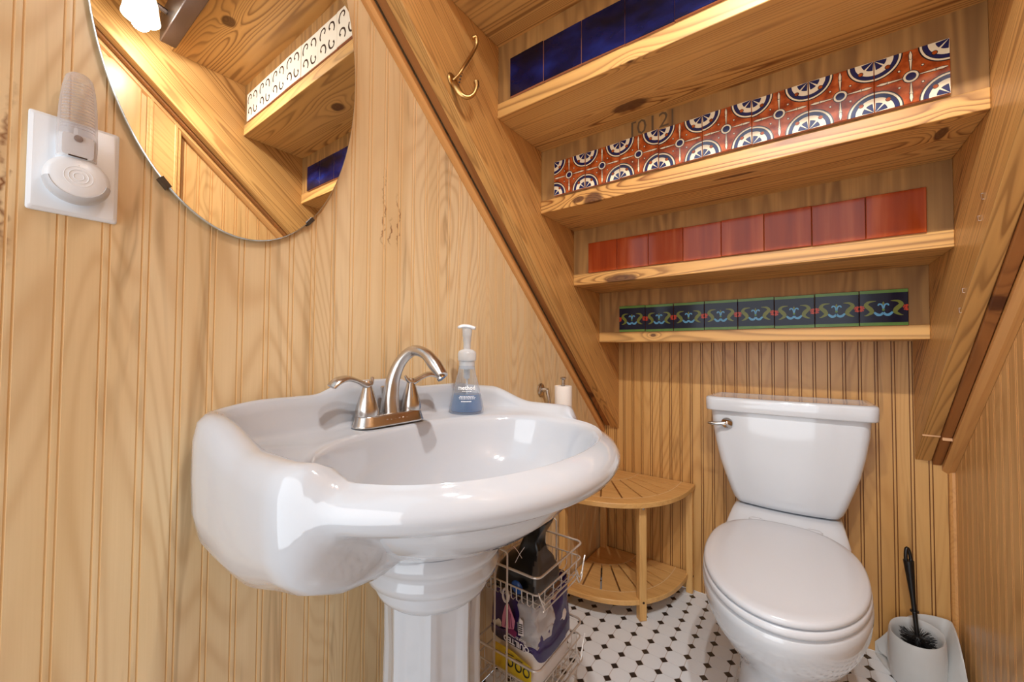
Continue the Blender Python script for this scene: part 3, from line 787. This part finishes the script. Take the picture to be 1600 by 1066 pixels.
rb = at(obj('cover_rib', mb, RIBBED, None, smooth=True), nl); rb['kind'] = 'stuff'
mb = MB(); mb.lathe([(.0, .0), (.004, .0), (.004, .0015), (.003, .002), (0, .002)], (.031, NY, 1.205), 16, axis=(1, 0, .0)); at(obj('light_sensor', mb, plain('sensor_brown', (130, 104, 92), .3), None, smooth=True), nl)
mb = MB(); mb.box(.0312, .0318, NY-.008, NY+.008, 1.1815, 1.183); at(obj('body_slot', mb, SCREW, None), nl)
rl = root('round_plug', 'round white plug-in disc with grey lower band, in lower outlet', 'plug', (.006, PY, 1.155))
ax = Vector((1, -.02, .10)).normalized(); cR = Vector((.0062, -1.6528, 1.1545))
mb = MB(); mb.lathe([(.024, 0), (.0275, .004), (.0292, .012), (.0290, .018), (.0270, .0235), (.0235, .026), (.022, .0262), (.0205, .0270), (.012, .0278), (.0, .0280)], cR, 48, axis=ax); at(obj('disc_body', mb, PLATE, None, smooth=True, angle=60), rl)
e1 = ax.cross(Vector((0, 0, 1))).normalized(); e2 = e1.cross(ax)
mb = MB(); LL = []
for k in range(31):
    a = math.radians(190+160*k/30); d_ = e1*math.cos(a)+e2*math.sin(a)
    LL.append([cR+ax*h+d_*r for r, h in ((.0293, .008), (.0299, .012), (.0297, .0185), (.0278, .0241), (.0250, .0262), (.0245, .0258), (.027, .0185))])
mb.loft(LL, 0, (True, True)); at(obj('grey_band', mb, PLATE_G, None, smooth=True), rl)
mb = MB()
for r in (.0125, .0085, .0045): mb.tube([cR+ax*(.0279 if r < .01 else .0276)+(e1*math.cos(2*PI*k/32)+e2*math.sin(2*PI*k/32))*r for k in range(32)], .0005, 6, closed=True)
mb.tube([cR+ax*.0268+e2*.0185+(e1*math.cos(2*PI*k/20)+e2*math.sin(2*PI*k/20))*.0028 for k in range(20)], .0004, 6, closed=True)
at(obj('raised_ring', mb, PLATE, None, smooth=True), rl)
mb = MB(); mb.lathe([(.0006, 0), (.0006, .0006)], cR+ax*.0270+e2*.0140, 8, axis=ax); at(obj('pin_hole', mb, DARK, None), rl)

# ------------------------------------------------------------------ coat hook on the left stringer
hk = root('coat_hook', 'antique brass double coat hook screwed to the left stair stringer', 'hook', (XL, -1.063, 1.588))
nrm = Vector((1, 0, 0))
mb = MB(); mb.lathe([(.0135, 0), (.0140, .002), (.0125, .0042), (.0075, .0055), (.0, .006)], (XL, -1.064, 1.588), 24, axis=(1, 0, 0), sx=1.0, sy=1.35)
at(obj('back_plate', mb, BRASS, None, smooth=True, angle=50), hk)
mb = MB(); mb.tube([(.086, -1.064, 1.590), (.096, -1.060, 1.598), (.106, -1.052, 1.618), (.110, -1.038, 1.645), (.112, -1.022, 1.675), (.116, -1.016, 1.695), (.118, -1.020, 1.708), (.112, -1.026, 1.704)],
                   [(.0085, .0045), (.0080, .0042), (.0060, .0042), .0046, .0044, .0044, .0048, .0054], 12, sub=5); at(obj('upper_prong', mb, BRASS, None, smooth=True, angle=80), hk)
mb = MB(); mb.tube([(.086, -1.064, 1.585), (.096, -1.064, 1.570), (.106, -1.059, 1.552), (.116, -1.047, 1.546), (.126, -1.036, 1.556), (.130, -1.030, 1.575), (.128, -1.029, 1.588)],
                   [(.0085, .0045), (.0085, .0045), (.0070, .0045), .0052, .0050, .0056, .0068], 12, sub=5); at(obj('lower_prong', mb, BRASS, None, smooth=True, angle=80), hk)
for k in range(8):
    t = k/7; mb = MB(); mb.lathe([(.0022, 0), (.0020, .0008), (0, .001)], (.1005+.003*t, -1.0655+.014*t, 1.556+.058*t), 8, axis=(1, -.6, 0))
    at(obj('pierced_dot', mb, DARK, None), hk)

hk.location.x += .0010
# ------------------------------------------------------------------ toilet-paper holder behind the sink
tp = root('paper_holder', 'nickel upright paper holder with a small roll behind the sink', 'paper holder', (0, -.55, .82))
mb = MB(); mb.lathe([(.022, 0), (.022, .004), (.018, .007), (.008, .009), (.007, .03)], (.0005, -.530, .812), 24, axis=(1, 0, 0)); at(obj('wall_disc', mb, NICKEL, None, smooth=True, angle=40), tp)
mb = MB(); mb.tube([(.028, -.530, .812), (.036, -.530, .770), (.044, -.526, .722), (.060, -.515, .706), (.076, -.507, .712), (.078, -.505, .80), (.078, -.505, .850)], .0062, 10, sub=4)
mb.lathe([(.0060, .0), (.0105, .005), (.0105, .009), (.006, .0105)], (.078, -.505, .848), 20); at(obj('post', mb, NICKEL, None, smooth=True, angle=50), tp)
mb = MB(); mb.lathe([(.0175, -.062), (.0295, -.062), (.0300, -.060), (.0300, .036), (.0295, .038), (.0175, .038), (.0175, -.062)], (.079, -.507, .790), 32, caps=(False, False))
o = obj('toilet_roll', mb, TISSUE, None, smooth=True, angle=40); tag(o, 'small nearly used roll of toilet paper on the upright nickel holder', 'toilet roll')

# ------------------------------------------------------------------ toilet
TX = .700
toi = root('toilet', 'white two-piece toilet with closed lid against the back wall', 'toilet', (TX, -.4, 0))
def tank_ring(hw, yf, yb, z, bow=.012, r=.03, n=8):
    """half-width, front y, back y; front face bowed outwards"""
    L = []
    k = 24
    pts = []
    # back edge left->right is straight
    pts += [(TX-hw+.004, yb), (TX+hw-.004, yb)]
    for i in range(n+1):
        a = -PI/2*i/n; pts.append((TX+hw-r+r*math.cos(a), yf+r+r*math.sin(a)))
    for i in range(1, k):
        t = i/k; x = TX+(hw-r)*(1-2*t); pts.append((x, yf-bow*(1-(2*t-1)**2)))
    for i in range(n+1):
        a = -PI/2-PI/2*i/n; pts.append((TX-hw+r+r*math.cos(a), yf+r+r*math.sin(a)))
    return [(x, y, z) for x, y in pts]
mb = MB()
mb.loft([tank_ring(.100, -.135, -.03, .4355, .01), tank_ring(.128, -.158, -.022, .437, .012), tank_ring(.139, -.170, -.02, .443), tank_ring(.147, -.176, -.02, .456), tank_ring(.156, -.180, -.02, .48), tank_ring(.172, -.186, -.02, .53), tank_ring(.187, -.190, -.02, .58), tank_ring(.199, -.193, -.02, .64), tank_ring(.208, -.196, -.02, .70), tank_ring(.212, -.198, -.02, .748)])
at(obj('tank', mb, PORC_T, None, smooth=True, angle=50), toi)
mb = MB()
mb.loft([tank_ring(.216, -.203, -.012, .7475), tank_ring(.2245, -.2115, -.010, .7490), tank_ring(.2265, -.2135, -.009, .753), tank_ring(.2270, -.2140, -.008, .785), tank_ring(.2258, -.2125, -.0085, .7915), tank_ring(.2225, -.2090, -.011, .7945), tank_ring(.216, -.2025, -.016, .7958), tank_ring(.205, -.190, -.024, .7955), tank_ring(.195, -.180, -.032, .7935)])
at(obj('tank_lid', mb, PORC_T, None, smooth=True, angle=60), toi)
mb = MB(); mb.lathe([(.0165, 0), (.0180, .003), (.0165, .006), (.011, .009), (.007, .016), (.0, .0165)], (.541, -.2015, .7085), 24, axis=(0, -1, 0))
mb.tube([(.541, -.2155, .7085), (.532, -.218, .7080), (.515, -.2195, .7060), (.496, -.219, .7050), (.484, -.218, .7055)], [(.005, .0055), (.0048, .006), (.0045, .0060), (.0045, .0062), (.003, .004)], 12, sub=4, flat=(0, -1, 0))
at(obj('flush_lever', mb, CHROME, None, smooth=True, angle=60), toi)
def egg(hx, yf, yb, yc, z, n=64, e=2.0, eb=2.5):
    L = []
    for k in range(n):
        a = 2*PI*k/n; c, s_ = math.cos(a), math.sin(a)
        ex = e if s_ < 0 else eb
        x = hx*math.copysign(abs(c)**(2/ex), c); y = (yc-yf if s_ < 0 else yb-yc)*math.copysign(abs(s_)**(2/ex), s_)
        L.append((TX+x, yc+y, z))
    return L
BC = -.50
mb = MB()
mb.loft([egg(.118, -.640, -.16, BC+.06, .0), egg(.116, -.636, -.16, BC+.06, .012), egg(.104, -.610, -.16, BC+.07, .04), egg(.098, -.585, -.16, BC+.07, .09), egg(.100, -.590, -.16, BC+.06, .15), egg(.118, -.630, -.165, BC+.05, .20), egg(.142, -.690, -.18, BC+.03, .25), egg(.160, -.742, -.20, BC+.01, .30), egg(.1700, -.772, -.215, BC, .34), egg(.1735, -.783, -.22, BC, .37), egg(.1735, -.785, -.22, BC, .388), egg(.168, -.779, -.225, BC, .3945), egg(.15, -.76, -.24, BC, .3955)])
at(obj('bowl', mb, PORC_T, None, smooth=True, angle=60), toi)
# sloping shelf of china joining bowl and tank
mb = MB(); 
def shelf_ring(z, hw, yf, yb, r=.03): return tank_ring(hw, yf, yb, z, .004, r)
mb.loft([shelf_ring(.20, .085, -.26, -.06), shelf_ring(.30, .105, -.30, -.045), shelf_ring(.375, .150, -.315, -.035), shelf_ring(.402, .154, -.300, -.033), shelf_ring(.414, .150, -.265, -.033), shelf_ring(.426, .146, -.225, -.033), shelf_ring(.4335, .141, -.205, -.035), shelf_ring(.4345, .13, -.19, -.04)])
at(obj('bowl_deck', mb, PORC_T, None, smooth=True, angle=70), toi)
mb = MB()
mb.loft([egg(.165, -.778, -.262, BC, .3965), egg(.1710, -.786, -.256, BC, .3985), egg(.1722, -.7875, -.255, BC, .403), egg(.1712, -.786, -.256, BC, .4115), egg(.166, -.780, -.262, BC, .4135)])
at(obj('seat', mb, SEATM, None, smooth=True, angle=70), toi)
mb = MB()
mb.loft([egg(.163, -.777, -.262, BC, .4155), egg(.1690, -.784, -.254, BC, .4175), egg(.1700, -.785, -.253, BC, .4215), egg(.1690, -.784, -.254, BC, .4265), egg(.164, -.778, -.260, BC, .4305), egg(.150, -.758, -.275, BC, .4330), egg(.11, -.70, -.33, BC, .4345), egg(.05, -.60, -.42, BC, .4350)])
at(obj('lid', mb, SEATM, None, smooth=True, angle=70), toi)
for sx in (-1, 1):
    mb = MB(); x = TX+sx*.072
    mb.loft([[(x+a*.021*math.cos(t), -.2480+a*.012*math.sin(t), z) for t in [2*PI*k/20 for k in range(20)]] for a, z in ((1, .412), (1.02, .416), (1, .422), (.8, .4250), (.3, .4258))])
    at(obj('seat_hinge', mb, SEATM, None, smooth=True, angle=60), toi)

# ------------------------------------------------------------------ bamboo corner shelf
cs = root('corner_shelf', 'two-tier quarter-round bamboo corner stand between sink and toilet', 'shelf', (.0, 0, 0))
def fan(tier, z, th, ax_, ay_, ox=.008, oy=-.008):
    def rmax(a): return ((math.cos(a)/ax_)**2.45+(math.sin(a)/ay_)**2.45)**(-1/2.45)
    def P(r, a): return (ox+r*math.cos(a), oy-r*math.sin(a))
    def piece(nm, a0, a1, r0, r1, mat=BAMBOO, zz0=z-th, zz1=z, n=10, bev=.0012):
        A = [a0+(a1-a0)*i/n for i in range(n+1)]
        poly = [P(r1(a), a) for a in A]+([P(r0(a), a) for a in reversed(A)] if r0 else [P(0, 0)])
        q = MB(); q.prism(poly, 'z', zz0, zz1)
        return q
    rI = lambda a: .168*rmax(a)/.40; rO = lambda a: rmax(a)-.052
    b = tier
    q = piece('', 0, PI/2, None, rI); obj_b = obj('slat', q, BAMBOO, b, bevel=.001)
    q = piece('', 0, PI/2, rO, lambda a: rmax(a), n=28); obj('rim_board', q, BAMBOO, b, bevel=.002)
    q = piece('', 0, PI/2, lambda a: rO(a)-.0008, lambda a: rO(a)+.0018, n=28, zz0=z-.002, zz1=z+.0003); obj('glue_line', q, GLUE, b)
    q = piece('', 0, PI/2, lambda a: rI(a)-.0012, lambda a: rI(a)+.0012, n=28, zz0=z-.002, zz1=z+.0003); obj('glue_line', q, GLUE, b)
    ns = 8; da = PI/2/ns
    for k in range(ns):
        gp = .0032
        def edge(r, a, s_): return a+s_*gp/r
        r_in, r_out = rI, lambda a: rO(a)-.0
        n = 5; rr0 = rI(k*da+da/2)
        poly = []
        a0, a1 = k*da, (k+1)*da
        s0 = 0 if k == 0 else 1; s1 = 0 if k == ns-1 else -1
        def pts(rf, rev):
            A = [a0+(a1-a0)*i/n for i in range(n+1)]
            R = [rf(a) for a in A]; out = []
            for i, (a, r) in enumerate(zip(A, R)):
                if i == 0: a = a+s0*gp/r
                if i == n: a = a+s1*gp/r
                out.append(P(r, a))
            return out[::-1] if rev else out
        poly = pts(rO, False)+pts(rI, True)
        q = MB(); q.prism(poly, 'z', z-th, z); obj('slat', q, BAMBOO, b, bevel=.0008)
def part_empty(name, parent):
    o = bpy.data.objects.new(name, None); COL.objects.link(o); o.parent = parent; o.empty_display_size = .03
    o.matrix_parent_inverse = Matrix.Translation(parent.location).inverted(); return o
t1 = part_empty('top_board', cs); fan(t1, .4225, .018, .392, .428)
t2 = part_empty('lower_board', cs); fan(t2, .0735, .018, .368, .395)
for (x, y, w2, top) in ((.018, -.018, .0125, .4043), (.381, -.020, .0125, .4043), (.018, -.392, .0125, .4043)):
    mb = MB(); mb.box(x-w2, x+w2, y-w2, y+w2, .0005, top); obj('leg', mb, BAMBOO_V, cs, bevel=.002)
mb = MB(); c = Vector((.280, -.296, 0)); d1 = Vector((.70, .71, 0)); d2 = Vector((.71, -.70, 0))
mb.loft([[tuple(c+d1*a*.0135+d2*b*.0135+Vector((0, 0, z))) for a, b in ((-1, -1), (1, -1), (1, 1), (-1, 1))] for z in (.0005, .4043)]); obj('leg', mb, BAMBOO_V, cs, bevel=.002)
for (x, y, z, a) in ((.018+.0, -.4048, .0655, (0, -1, 0)), (.285+.006, -.306, .065, (.66, -.75, 0)), (.291, -.306, .392, (.66, -.75, 0)), (.018, -.4048, .385, (0, -1, 0)), (.3935+.0003, -.02, .065, (1, 0, 0))):
    mb = MB(); mb.lathe([(.0038, -.001), (.0038, .0006), (.0028, .0010), (.0, .0006)], (x, y, z), 12, axis=a); obj('screw', mb, SCREW if z < .3 else NICKEL, cs)

# ------------------------------------------------------------------ wire cart
wc = root('wire_cart', 'silver wire two-basket rack between sink pedestal and corner shelf', 'wire rack', (.15, -.82, 0))
CX0, CX1, CY0, CY1 = .062, .252, -.938, -.708
def wloop(x0, x1, y0, y1, z, r=.018, n=5):
    L = []
    for cx_, cy2, a0_ in ((x1-r, y1-r, 0), (x0+r, y1-r, PI/2), (x0+r, y0+r, PI), (x1-r, y0+r, 1.5*PI)):
        for k in range(n+1): a = a0_+PI/2*k/n; L.append((cx_+r*math.cos(a), cy2+r*math.sin(a), z))
    return L
def basket(zt):
    b = part_empty('basket', wc)
    mb = MB(); mb.tube(wloop(CX0, CX1, CY0, CY1, zt), .0029, 10, closed=True); obj('rim_wire', mb, WIRE, b, smooth=True)
    mb = MB(); mb.tube(wloop(CX0+.002, CX1-.002, CY0+.002, CY1-.002, zt-.040, .012), .0020, 8, closed=True); obj('side_wire', mb, WIRE, b, smooth=True)
    xi0, xi1 = CX0+.004, CX1-.004; yi0, yi1 = CY0+.004, CY1-.004; zb = zt-.078
    src = None
    for k in range(11):      # U-shaped cross wires
        x = xi0+.012+(xi1-xi0-.024)*k/10
        mb = MB(); mb.tube([(x, yi0-.002, zt-.040), (x, yi0, zb+.008), (x, yi0+.008, zb), (x, yi1-.008, zb), (x, yi1, zb+.008), (x, yi1+.002, zt-.040)], .0013, 6); obj('cross_wire', mb, WIRE, b, smooth=True)
    for k in range(5):
        y = yi0+.03+(yi1-yi0-.06)*k/4
        mb = MB(); mb.tube([(xi0-.002, y, zt-.040), (xi0, y, zb-.0026+.008), (xi0+.008, y, zb-.0026), (xi1-.008, y, zb-.0026), (xi1, y, zb-.0026+.008), (xi1+.002, y, zt-.040)], .0013, 6); obj('long_wire', mb, WIRE, b, smooth=True)
    # hooked slide rails along the right side
    for dz, dx in ((-.066, .004), (-.080, .004)):
        mb = MB(); x = CX1+dx
        mb.tube([(x-.006, CY0+.006, zt-.034), (x, CY0+.004, zt-.044), (x, CY0+.022, zt+dz+.004), (x, CY0+.030, zt+dz), (x, CY1-.055, zt+dz), (x, CY1-.045, zt+dz+.010), (x+.002, CY1-.034, zt+dz-.012), (x+.002, CY1-.018, zt+dz-.006), (x+.003, CY1-.010, zt-.052), (x+.001, CY1+.004, zt-.036)], .0019, 8, sub=3); obj('slide_rail', mb, WIRE, b, smooth=True)
basket(.418); basket(.205)
for y in (CY0-.004, CY1+.004):
    for x in (.128, .166):
        mb = MB(); mb.tube([(x, y, .010), (x, y, .452)], .0024, 8); obj('post', mb, WIRE, wc, smooth=True)
    mb = MB(); mb.tube([(.128, y, .452), (.134, y, .458), (.160, y, .458), (.166, y, .452)], .0024, 8, sub=3); obj('post_top', mb, WIRE, wc, smooth=True)
mb = MB(); mb.tube(wloop(CX0, CX1+.0, CY0-.012, CY1+.012, .100, .02), .0030, 8, closed=True); obj('base_wire', mb, WIRE, wc, smooth=True)
mb = MB(); mb.tube(wloop(CX0+.02, CX1-.01, CY0-.006, CY1+.006, .0040, .02), .0034, 8, closed=True); obj('base_wire', mb, WIRE, wc, smooth=True)

# ------------------------------------------------------------------ paper pack in the lower basket
def blob(x0, x1, y0, y1, z0, z1, nu, nz, fn, caps=(True, True)):
    """closed rounded-rectangle tower; fn(point, u, t) moves every point"""
    L = []
    for j in range(nz+1):
        t = j/nz; ring = []
        for k in range(nu):
            a = 2*PI*k/nu; c, s_ = math.cos(a), math.sin(a); e = .45
            x = math.copysign(abs(c)**e, c); y = math.copysign(abs(s_)**e, s_)
            p = Vector(((x0+x1)/2+(x1-x0)/2*x, (y0+y1)/2+(y1-y0)/2*y, z0+(z1-z0)*t)); ring.append(tuple(fn(p, a, t)))
        L.append(ring)
    q = MB(); q.loft(L, 0, caps); return q
def crinkle(amp, fr, seed=0):
    def f(p, a, t):
        v = noise.noise_vector(Vector((p.x*fr+seed, p.y*fr, p.z*fr)))+.5*noise.noise_vector(Vector((p.x*fr*2.3, p.y*fr*2.3+seed, p.z*fr*2.3)))
        return p+Vector(v)*amp
    return f
pk = root('toilet_paper_pack', 'opened purple-wrapped toilet paper pack standing in lower wire basket', 'paper pack', (.16, -.82, .135))
cr = crinkle(.0025, 22)
mb = blob(.077, .233, -.911, -.729, .136, .275, 56, 14, lambda p, a, t: cr(p+(Vector((.157, -.824, p.z))-p)*.10*max(0, t-.8)/.2, a, t)); at(obj('white_wrap', mb, plain('white_film', (232, 224, 218), .35), None, smooth=True, angle=180), pk)
cr2 = crinkle(.0032, 20, 5)
def purple_fn(p, a, t):
    c = Vector((.157, -.824, p.z)); k = .12*t+.10*math.sin(3*a+1)*t
    p = p+(c-p)*k
    if t < .05: p.z += .030*math.sin(a*1.0-2.4)+.012*math.sin(3*a)
    return cr2(p, a, t)
mb = blob(.0725, .2385, -.9175, -.7205, .212, .329, 64, 16, purple_fn, caps=(False, False)); at(obj('purple_wrap', mb, PURPLE, None, smooth=True, angle=180), pk)
mb = blob(.085, .225, -.89, -.745, .25, .318, 40, 5, crinkle(.008, 30, 2)); at(obj('inner_roll', mb, plain('tan_inside', (196, 164, 140), .6), None, smooth=True, angle=180), pk)
YF = -.9275
def facez(x, z): return (x, YF, z)
mb = MB(); mb.add([(.118, YF+.002, .158), (.226, YF+.002, .158), (.226, YF+.002, .200), (.200, YF+.002, .206), (.172, YF+.002, .214), (.118, YF+.002, .216)], [(0, 1, 2, 3, 4, 5)]); at(obj('yellow_label', mb, YELL, None), pk)
mb = MB()
for (x, z) in ((.165, .186), (.190, .184), (.213, .182)):
    mb.tube([(x+.0085*math.cos(2*PI*k/16), YF, z+.010*math.sin(2*PI*k/16)) for k in range(16)], .0016, 5, closed=True)
mb.box(.150, .176, YF-.0004, YF+.0004, .203, .2045); mb.box(.182, .202, YF-.0004, YF+.0004, .200, .2015)
at(obj('label_print', mb, BLACKP, None), pk)
mb = MB()   # the word is upside down on the pack
ex = Vector((-1, 0, .0)); ez = Vector((0, 0, -1))
text_mesh(mb, 'QUILTED', .0185, (.222, YF-.0012, .2440), Vector((-1, 0, .03)), Vector((.03, 0, -1)), bold=.0006)
text_mesh(mb, 'NORTHERN', .0095, (.212, YF-.0012, .2560), Vector((-1, 0, .03)), Vector((.03, 0, -1)), bold=.0002)
at(obj('brand_print', mb, WHITEP, None, recalc=False), pk)
def patch(pts, y, mat, nm):
    mb = MB(); mb.prism([(x, z) for x, z in pts], 'y', y, y-.0012); return at(obj(nm, mb, mat, None), pk)
patch([(.140, .262), (.176, .268), (.180, .290), (.160, .325), (.150, .318), (.142, .290)], YF, PINKP, 'flower_print')
patch([(.146, .258), (.182, .252), (.186, .266), (.176, .270), (.158, .264)], YF-.0004, MAGEN, 'flower_print')
for k in range(4): patch([(.150+.007*k, .268+.001*k), (.152+.007*k, .268+.001*k), (.158+.003*k, .316-.004*k), (.157+.003*k, .316-.004*k)], YF-.0012, MAGEN, 'petal_line')
patch([(.190, .262), (.205, .265), (.203, .300), (.194, .304)], YF, WHITEP, 'barcode_label')
for k in range(5): patch([(.1925, .268+.005*k), (.2025, .270+.005*k), (.2025, .272+.005*k), (.1925, .270+.005*k)], YF-.0012, BLACKP, 'barcode_bar')
mb = MB(); L1 = []; 
mb.tube([(.152+.009*math.cos(2*PI*k/24)*(1+.0*k), YF-.001, .343+.016*math.sin(2*PI*k/24)) for k in range(24)], .0028, 6, closed=True); mb.tube([(.152, YF-.001, .359), (.152, YF-.0005, .372)], .0018, 6)
at(obj('pull_tab_print', mb, WHITEP, None, smooth=True), pk)
crf = crinkle(.009, 40, 9)
mb = blob(.160, .244, -.928, -.815, .235, .328, 48, 18, lambda p, a, t: crf(p+(Vector((.205, -.88, p.z))-p)*(.15+.35*abs(t-.45)), a, t)); at(obj('crinkled_film', mb, FILM, None, smooth=True, angle=180), pk)

# ------------------------------------------------------------------ black pouch in the upper basket
bp_ = root('black_pouch', 'black and grey plastic pouch standing in upper wire basket', 'pouch', (.16, -.85, .345))
crb = crinkle(.007, 18, 3)
def pouch(p, a, t):
    c = Vector((.165, -.845, p.z)); k = [0, .0, .05, .22, .55, .66, .62, .48][min(7, int(t*7.99))]; k2 = [0, .0, .05, .22, .55, .66, .62, .48][min(7, int(t*7.99)+1)]
    kk = k+(k2-k)*(t*7.99-int(t*7.99)); p = p+(c-p)*kk
    p.x += .030*t; return crb(p, a, t)
mb = blob(.087, .230, -.914, -.789, .348, .520, 48, 20, pouch)
cent = Vector((.165, -.85, 0))
o = at(obj('pouch_body', mb, [BAGB, BAGG], None, smooth=True, angle=180), bp_)
for p in o.data.polygons:
    if p.center.x > .205 and p.center.z < .44 and p.normal.x > .2: p.material_index = 1
mb = MB(); mb.lathe([(.0, .0), (.013, .0), (.010, .003), (.0, .004)], (.186, -.9285, .374), 20, axis=(.25, -1, .1), sy=1.3); at(obj('blue_dot', mb, BLUEP, None, smooth=True), bp_)
mb = MB(); mb.tube([(.158, -.905, .455), (.170, -.905, .447), (.180, -.900, .430)], .0008, 5, sub=4); mb.tube([(.186, -.897, .458), (.176, -.905, .440), (.168, -.912, .420)], .0008, 5, sub=4); at(obj('white_scribble', mb, WHITEP, None), bp_)

# ------------------------------------------------------------------ toilet brush and corner holder
bh = root('brush_holder', 'translucent white corner-shaped toilet brush holder on floor in right corner', 'brush holder', (1.02, -.09, 0))
HX, HY = 1.006, -.100
n = 64
def potring(r, z, dx=0, dy=0): return [(HX+dx+r*math.cos(2*PI*k/n), HY+dy+r*math.sin(2*PI*k/n), z) for k in range(n)]
mb = MB()
def rimz(a, base, lift): return base+lift*(.5+.5*math.cos(a-math.radians(60)))
Lr = []
for r, z, l in [(.052, .0, 0), (.056, .006, 0), (.060, .05, 0), (.061, .10, .0), (.0595, .128, .020), (.0570, .134, .026), (.0535, .131, .026), (.052, .118, .02), (.050, .05, 0), (.0, .045, 0)]:
    Lr.append([(HX+r*math.cos(2*PI*k/n), HY+r*math.sin(2*PI*k/n), rimz(2*PI*k/n, z, l)) for k in range(n)])
mb.loft(Lr, 0, (True, True)); at(obj('holder_cup', mb, TRANSL, None, smooth=True, angle=60), bh)
mb = MB()
# curved wing that fits into the corner
A = []
for k in range(33):
    t = k/32
    if t < .42: x, y = .925+(1.078-.925)*(t/.42), -.0175
    elif t < .58:
        a = PI/2-(t-.42)/.16*PI/2; x, y = 1.078+.014*math.cos(a), -.0315+.014*math.sin(a)
    else: x, y = 1.092, -.0315-(.205)*(t-.58)/.42
    h = .158*math.exp(-((t-.46)/.40)**4)*1.0+.012
    A.append((x, y, h))
outer = [(x, y) for x, y, h in A]
def inset_pt(x, y, d): 
    v = Vector((HX-x, HY-y, 0)).normalized(); return (x+v.x*d, y+v.y*d)
mb.loft([[(x, y, .001) for x, y, h in A], [(x, y, h) for x, y, h in A], [(*inset_pt(x, y, .004), h+.001) for x, y, h in A], [(*inset_pt(x, y, .012), max(.006, h-.02)) for x, y, h in A], [(*inset_pt(x, y, .035), max(.005, h*.42)) for x, y, h in A], [(*inset_pt(x, y, .040), .001) for x, y, h in A]], 0, (True, True), closed=False)
at(obj('corner_wing', mb, TRANSL, None, smooth=True, angle=60), bh)
mb = MB(); mb.prism([(.925, -.018), (1.088, -.018), (1.092, -.235), (1.05, -.205), (1.02, -.185), (.97, -.130), (.94, -.07)], 'z', .0006, .006); at(obj('holder_foot', mb, TRANSL, None, bevel=.002), bh)
br = root('toilet_brush', 'black toilet brush leaning in the translucent holder in right corner', 'toilet brush', (1.02, -.1, .05))
b0 = Vector((1.009, -.101, .118)); b1 = Vector((.9925, -.085, .372)); dv = (b1-b0)
mb = MB(); rr = [.0055, .0055, .0056, .0062, .0085, .0105, .0118, .0122]; ts = [0, .3, .42, .50, .64, .76, .84, .88]
mb.tube([b0+dv*t for t in ts], rr, 14, sub=3)
mb.tube([b0+dv*.335-dv.normalized()*.002, b0+dv*.335+dv.normalized()*.002], .0098, 14)
at(obj('handle', mb, BLACKP, None, smooth=True, angle=60), br)
mb = MB(); u_ = Vector((.81, .585, 0)); dn = dv.normalized()
pts = []
for k in range(24):
    a = 2*PI*k/24; pts.append(b0+dv*.925+dn*(.0225*math.sin(a))+u_*(.0070*math.cos(a))*(1-.25*math.sin(a)))
mb.tube(pts, .0046, 10, closed=True); at(obj('hanging_loop', mb, BLACKP, None, smooth=True), br)
mb = MB(); rnd = random.Random(3)
for k in range(420):
    z = -.045+.062*rnd.random(); a = rnd.random()*2*PI; L_ = .038 if z > -.03 else .032
    L_ *= .85+.2*rnd.random()
    d_ = Vector((math.cos(a), math.sin(a), .16+.25*rnd.random())); c = b0+dn*z; e = c+d_*L_; wv = Vector((-math.sin(a), math.cos(a), 0))*.0009
    mb.add([c-wv, c+wv, e+wv*.6, e-wv*.6, c+Vector((0, 0, .0012)), e+Vector((0, 0, .0012))], [(0, 1, 2, 3), (0, 4, 5, 3), (1, 4, 5, 2)])
o = at(obj('bristles', mb, BRISTLE, None, recalc=False), br); o['kind'] = 'stuff'
mb = MB(); mb.lathe([(.010, -.05), (.012, -.045), (.012, .014), (.007, .020)], b0, 14, axis=dn); at(obj('brush_core', mb, BRISTLE, None, smooth=True, angle=60), br)

# ------------------------------------------------------------------ things only the mirror shows: door and casing on the right wall
mb = MB(); mb.box(W-.020, W-.0003, -1.385, -1.290, 0, 1.90); mb.box(W-.024, W-.020, -1.377, -1.368, 0, 1.90); mb.box(W-.024, W-.020, -1.310, -1.300, 0, 1.90)
cz = struct(obj('trim_2', mb, TRIMW, bevel=.002))
mb = MB(); mb.box(W-.014, W-.0003, -2.15, -1.386, .01, 1.98)
dr = struct(obj('door_1', mb, VEN_R))
for k in range(5):
    mb = MB(); y0 = -2.10+k*.142; mb.box(W-.0195, W-.0142, y0, y0+.132, .10, 1.90); obj('door_panel', mb, VEN_B, dr, bevel=.004)
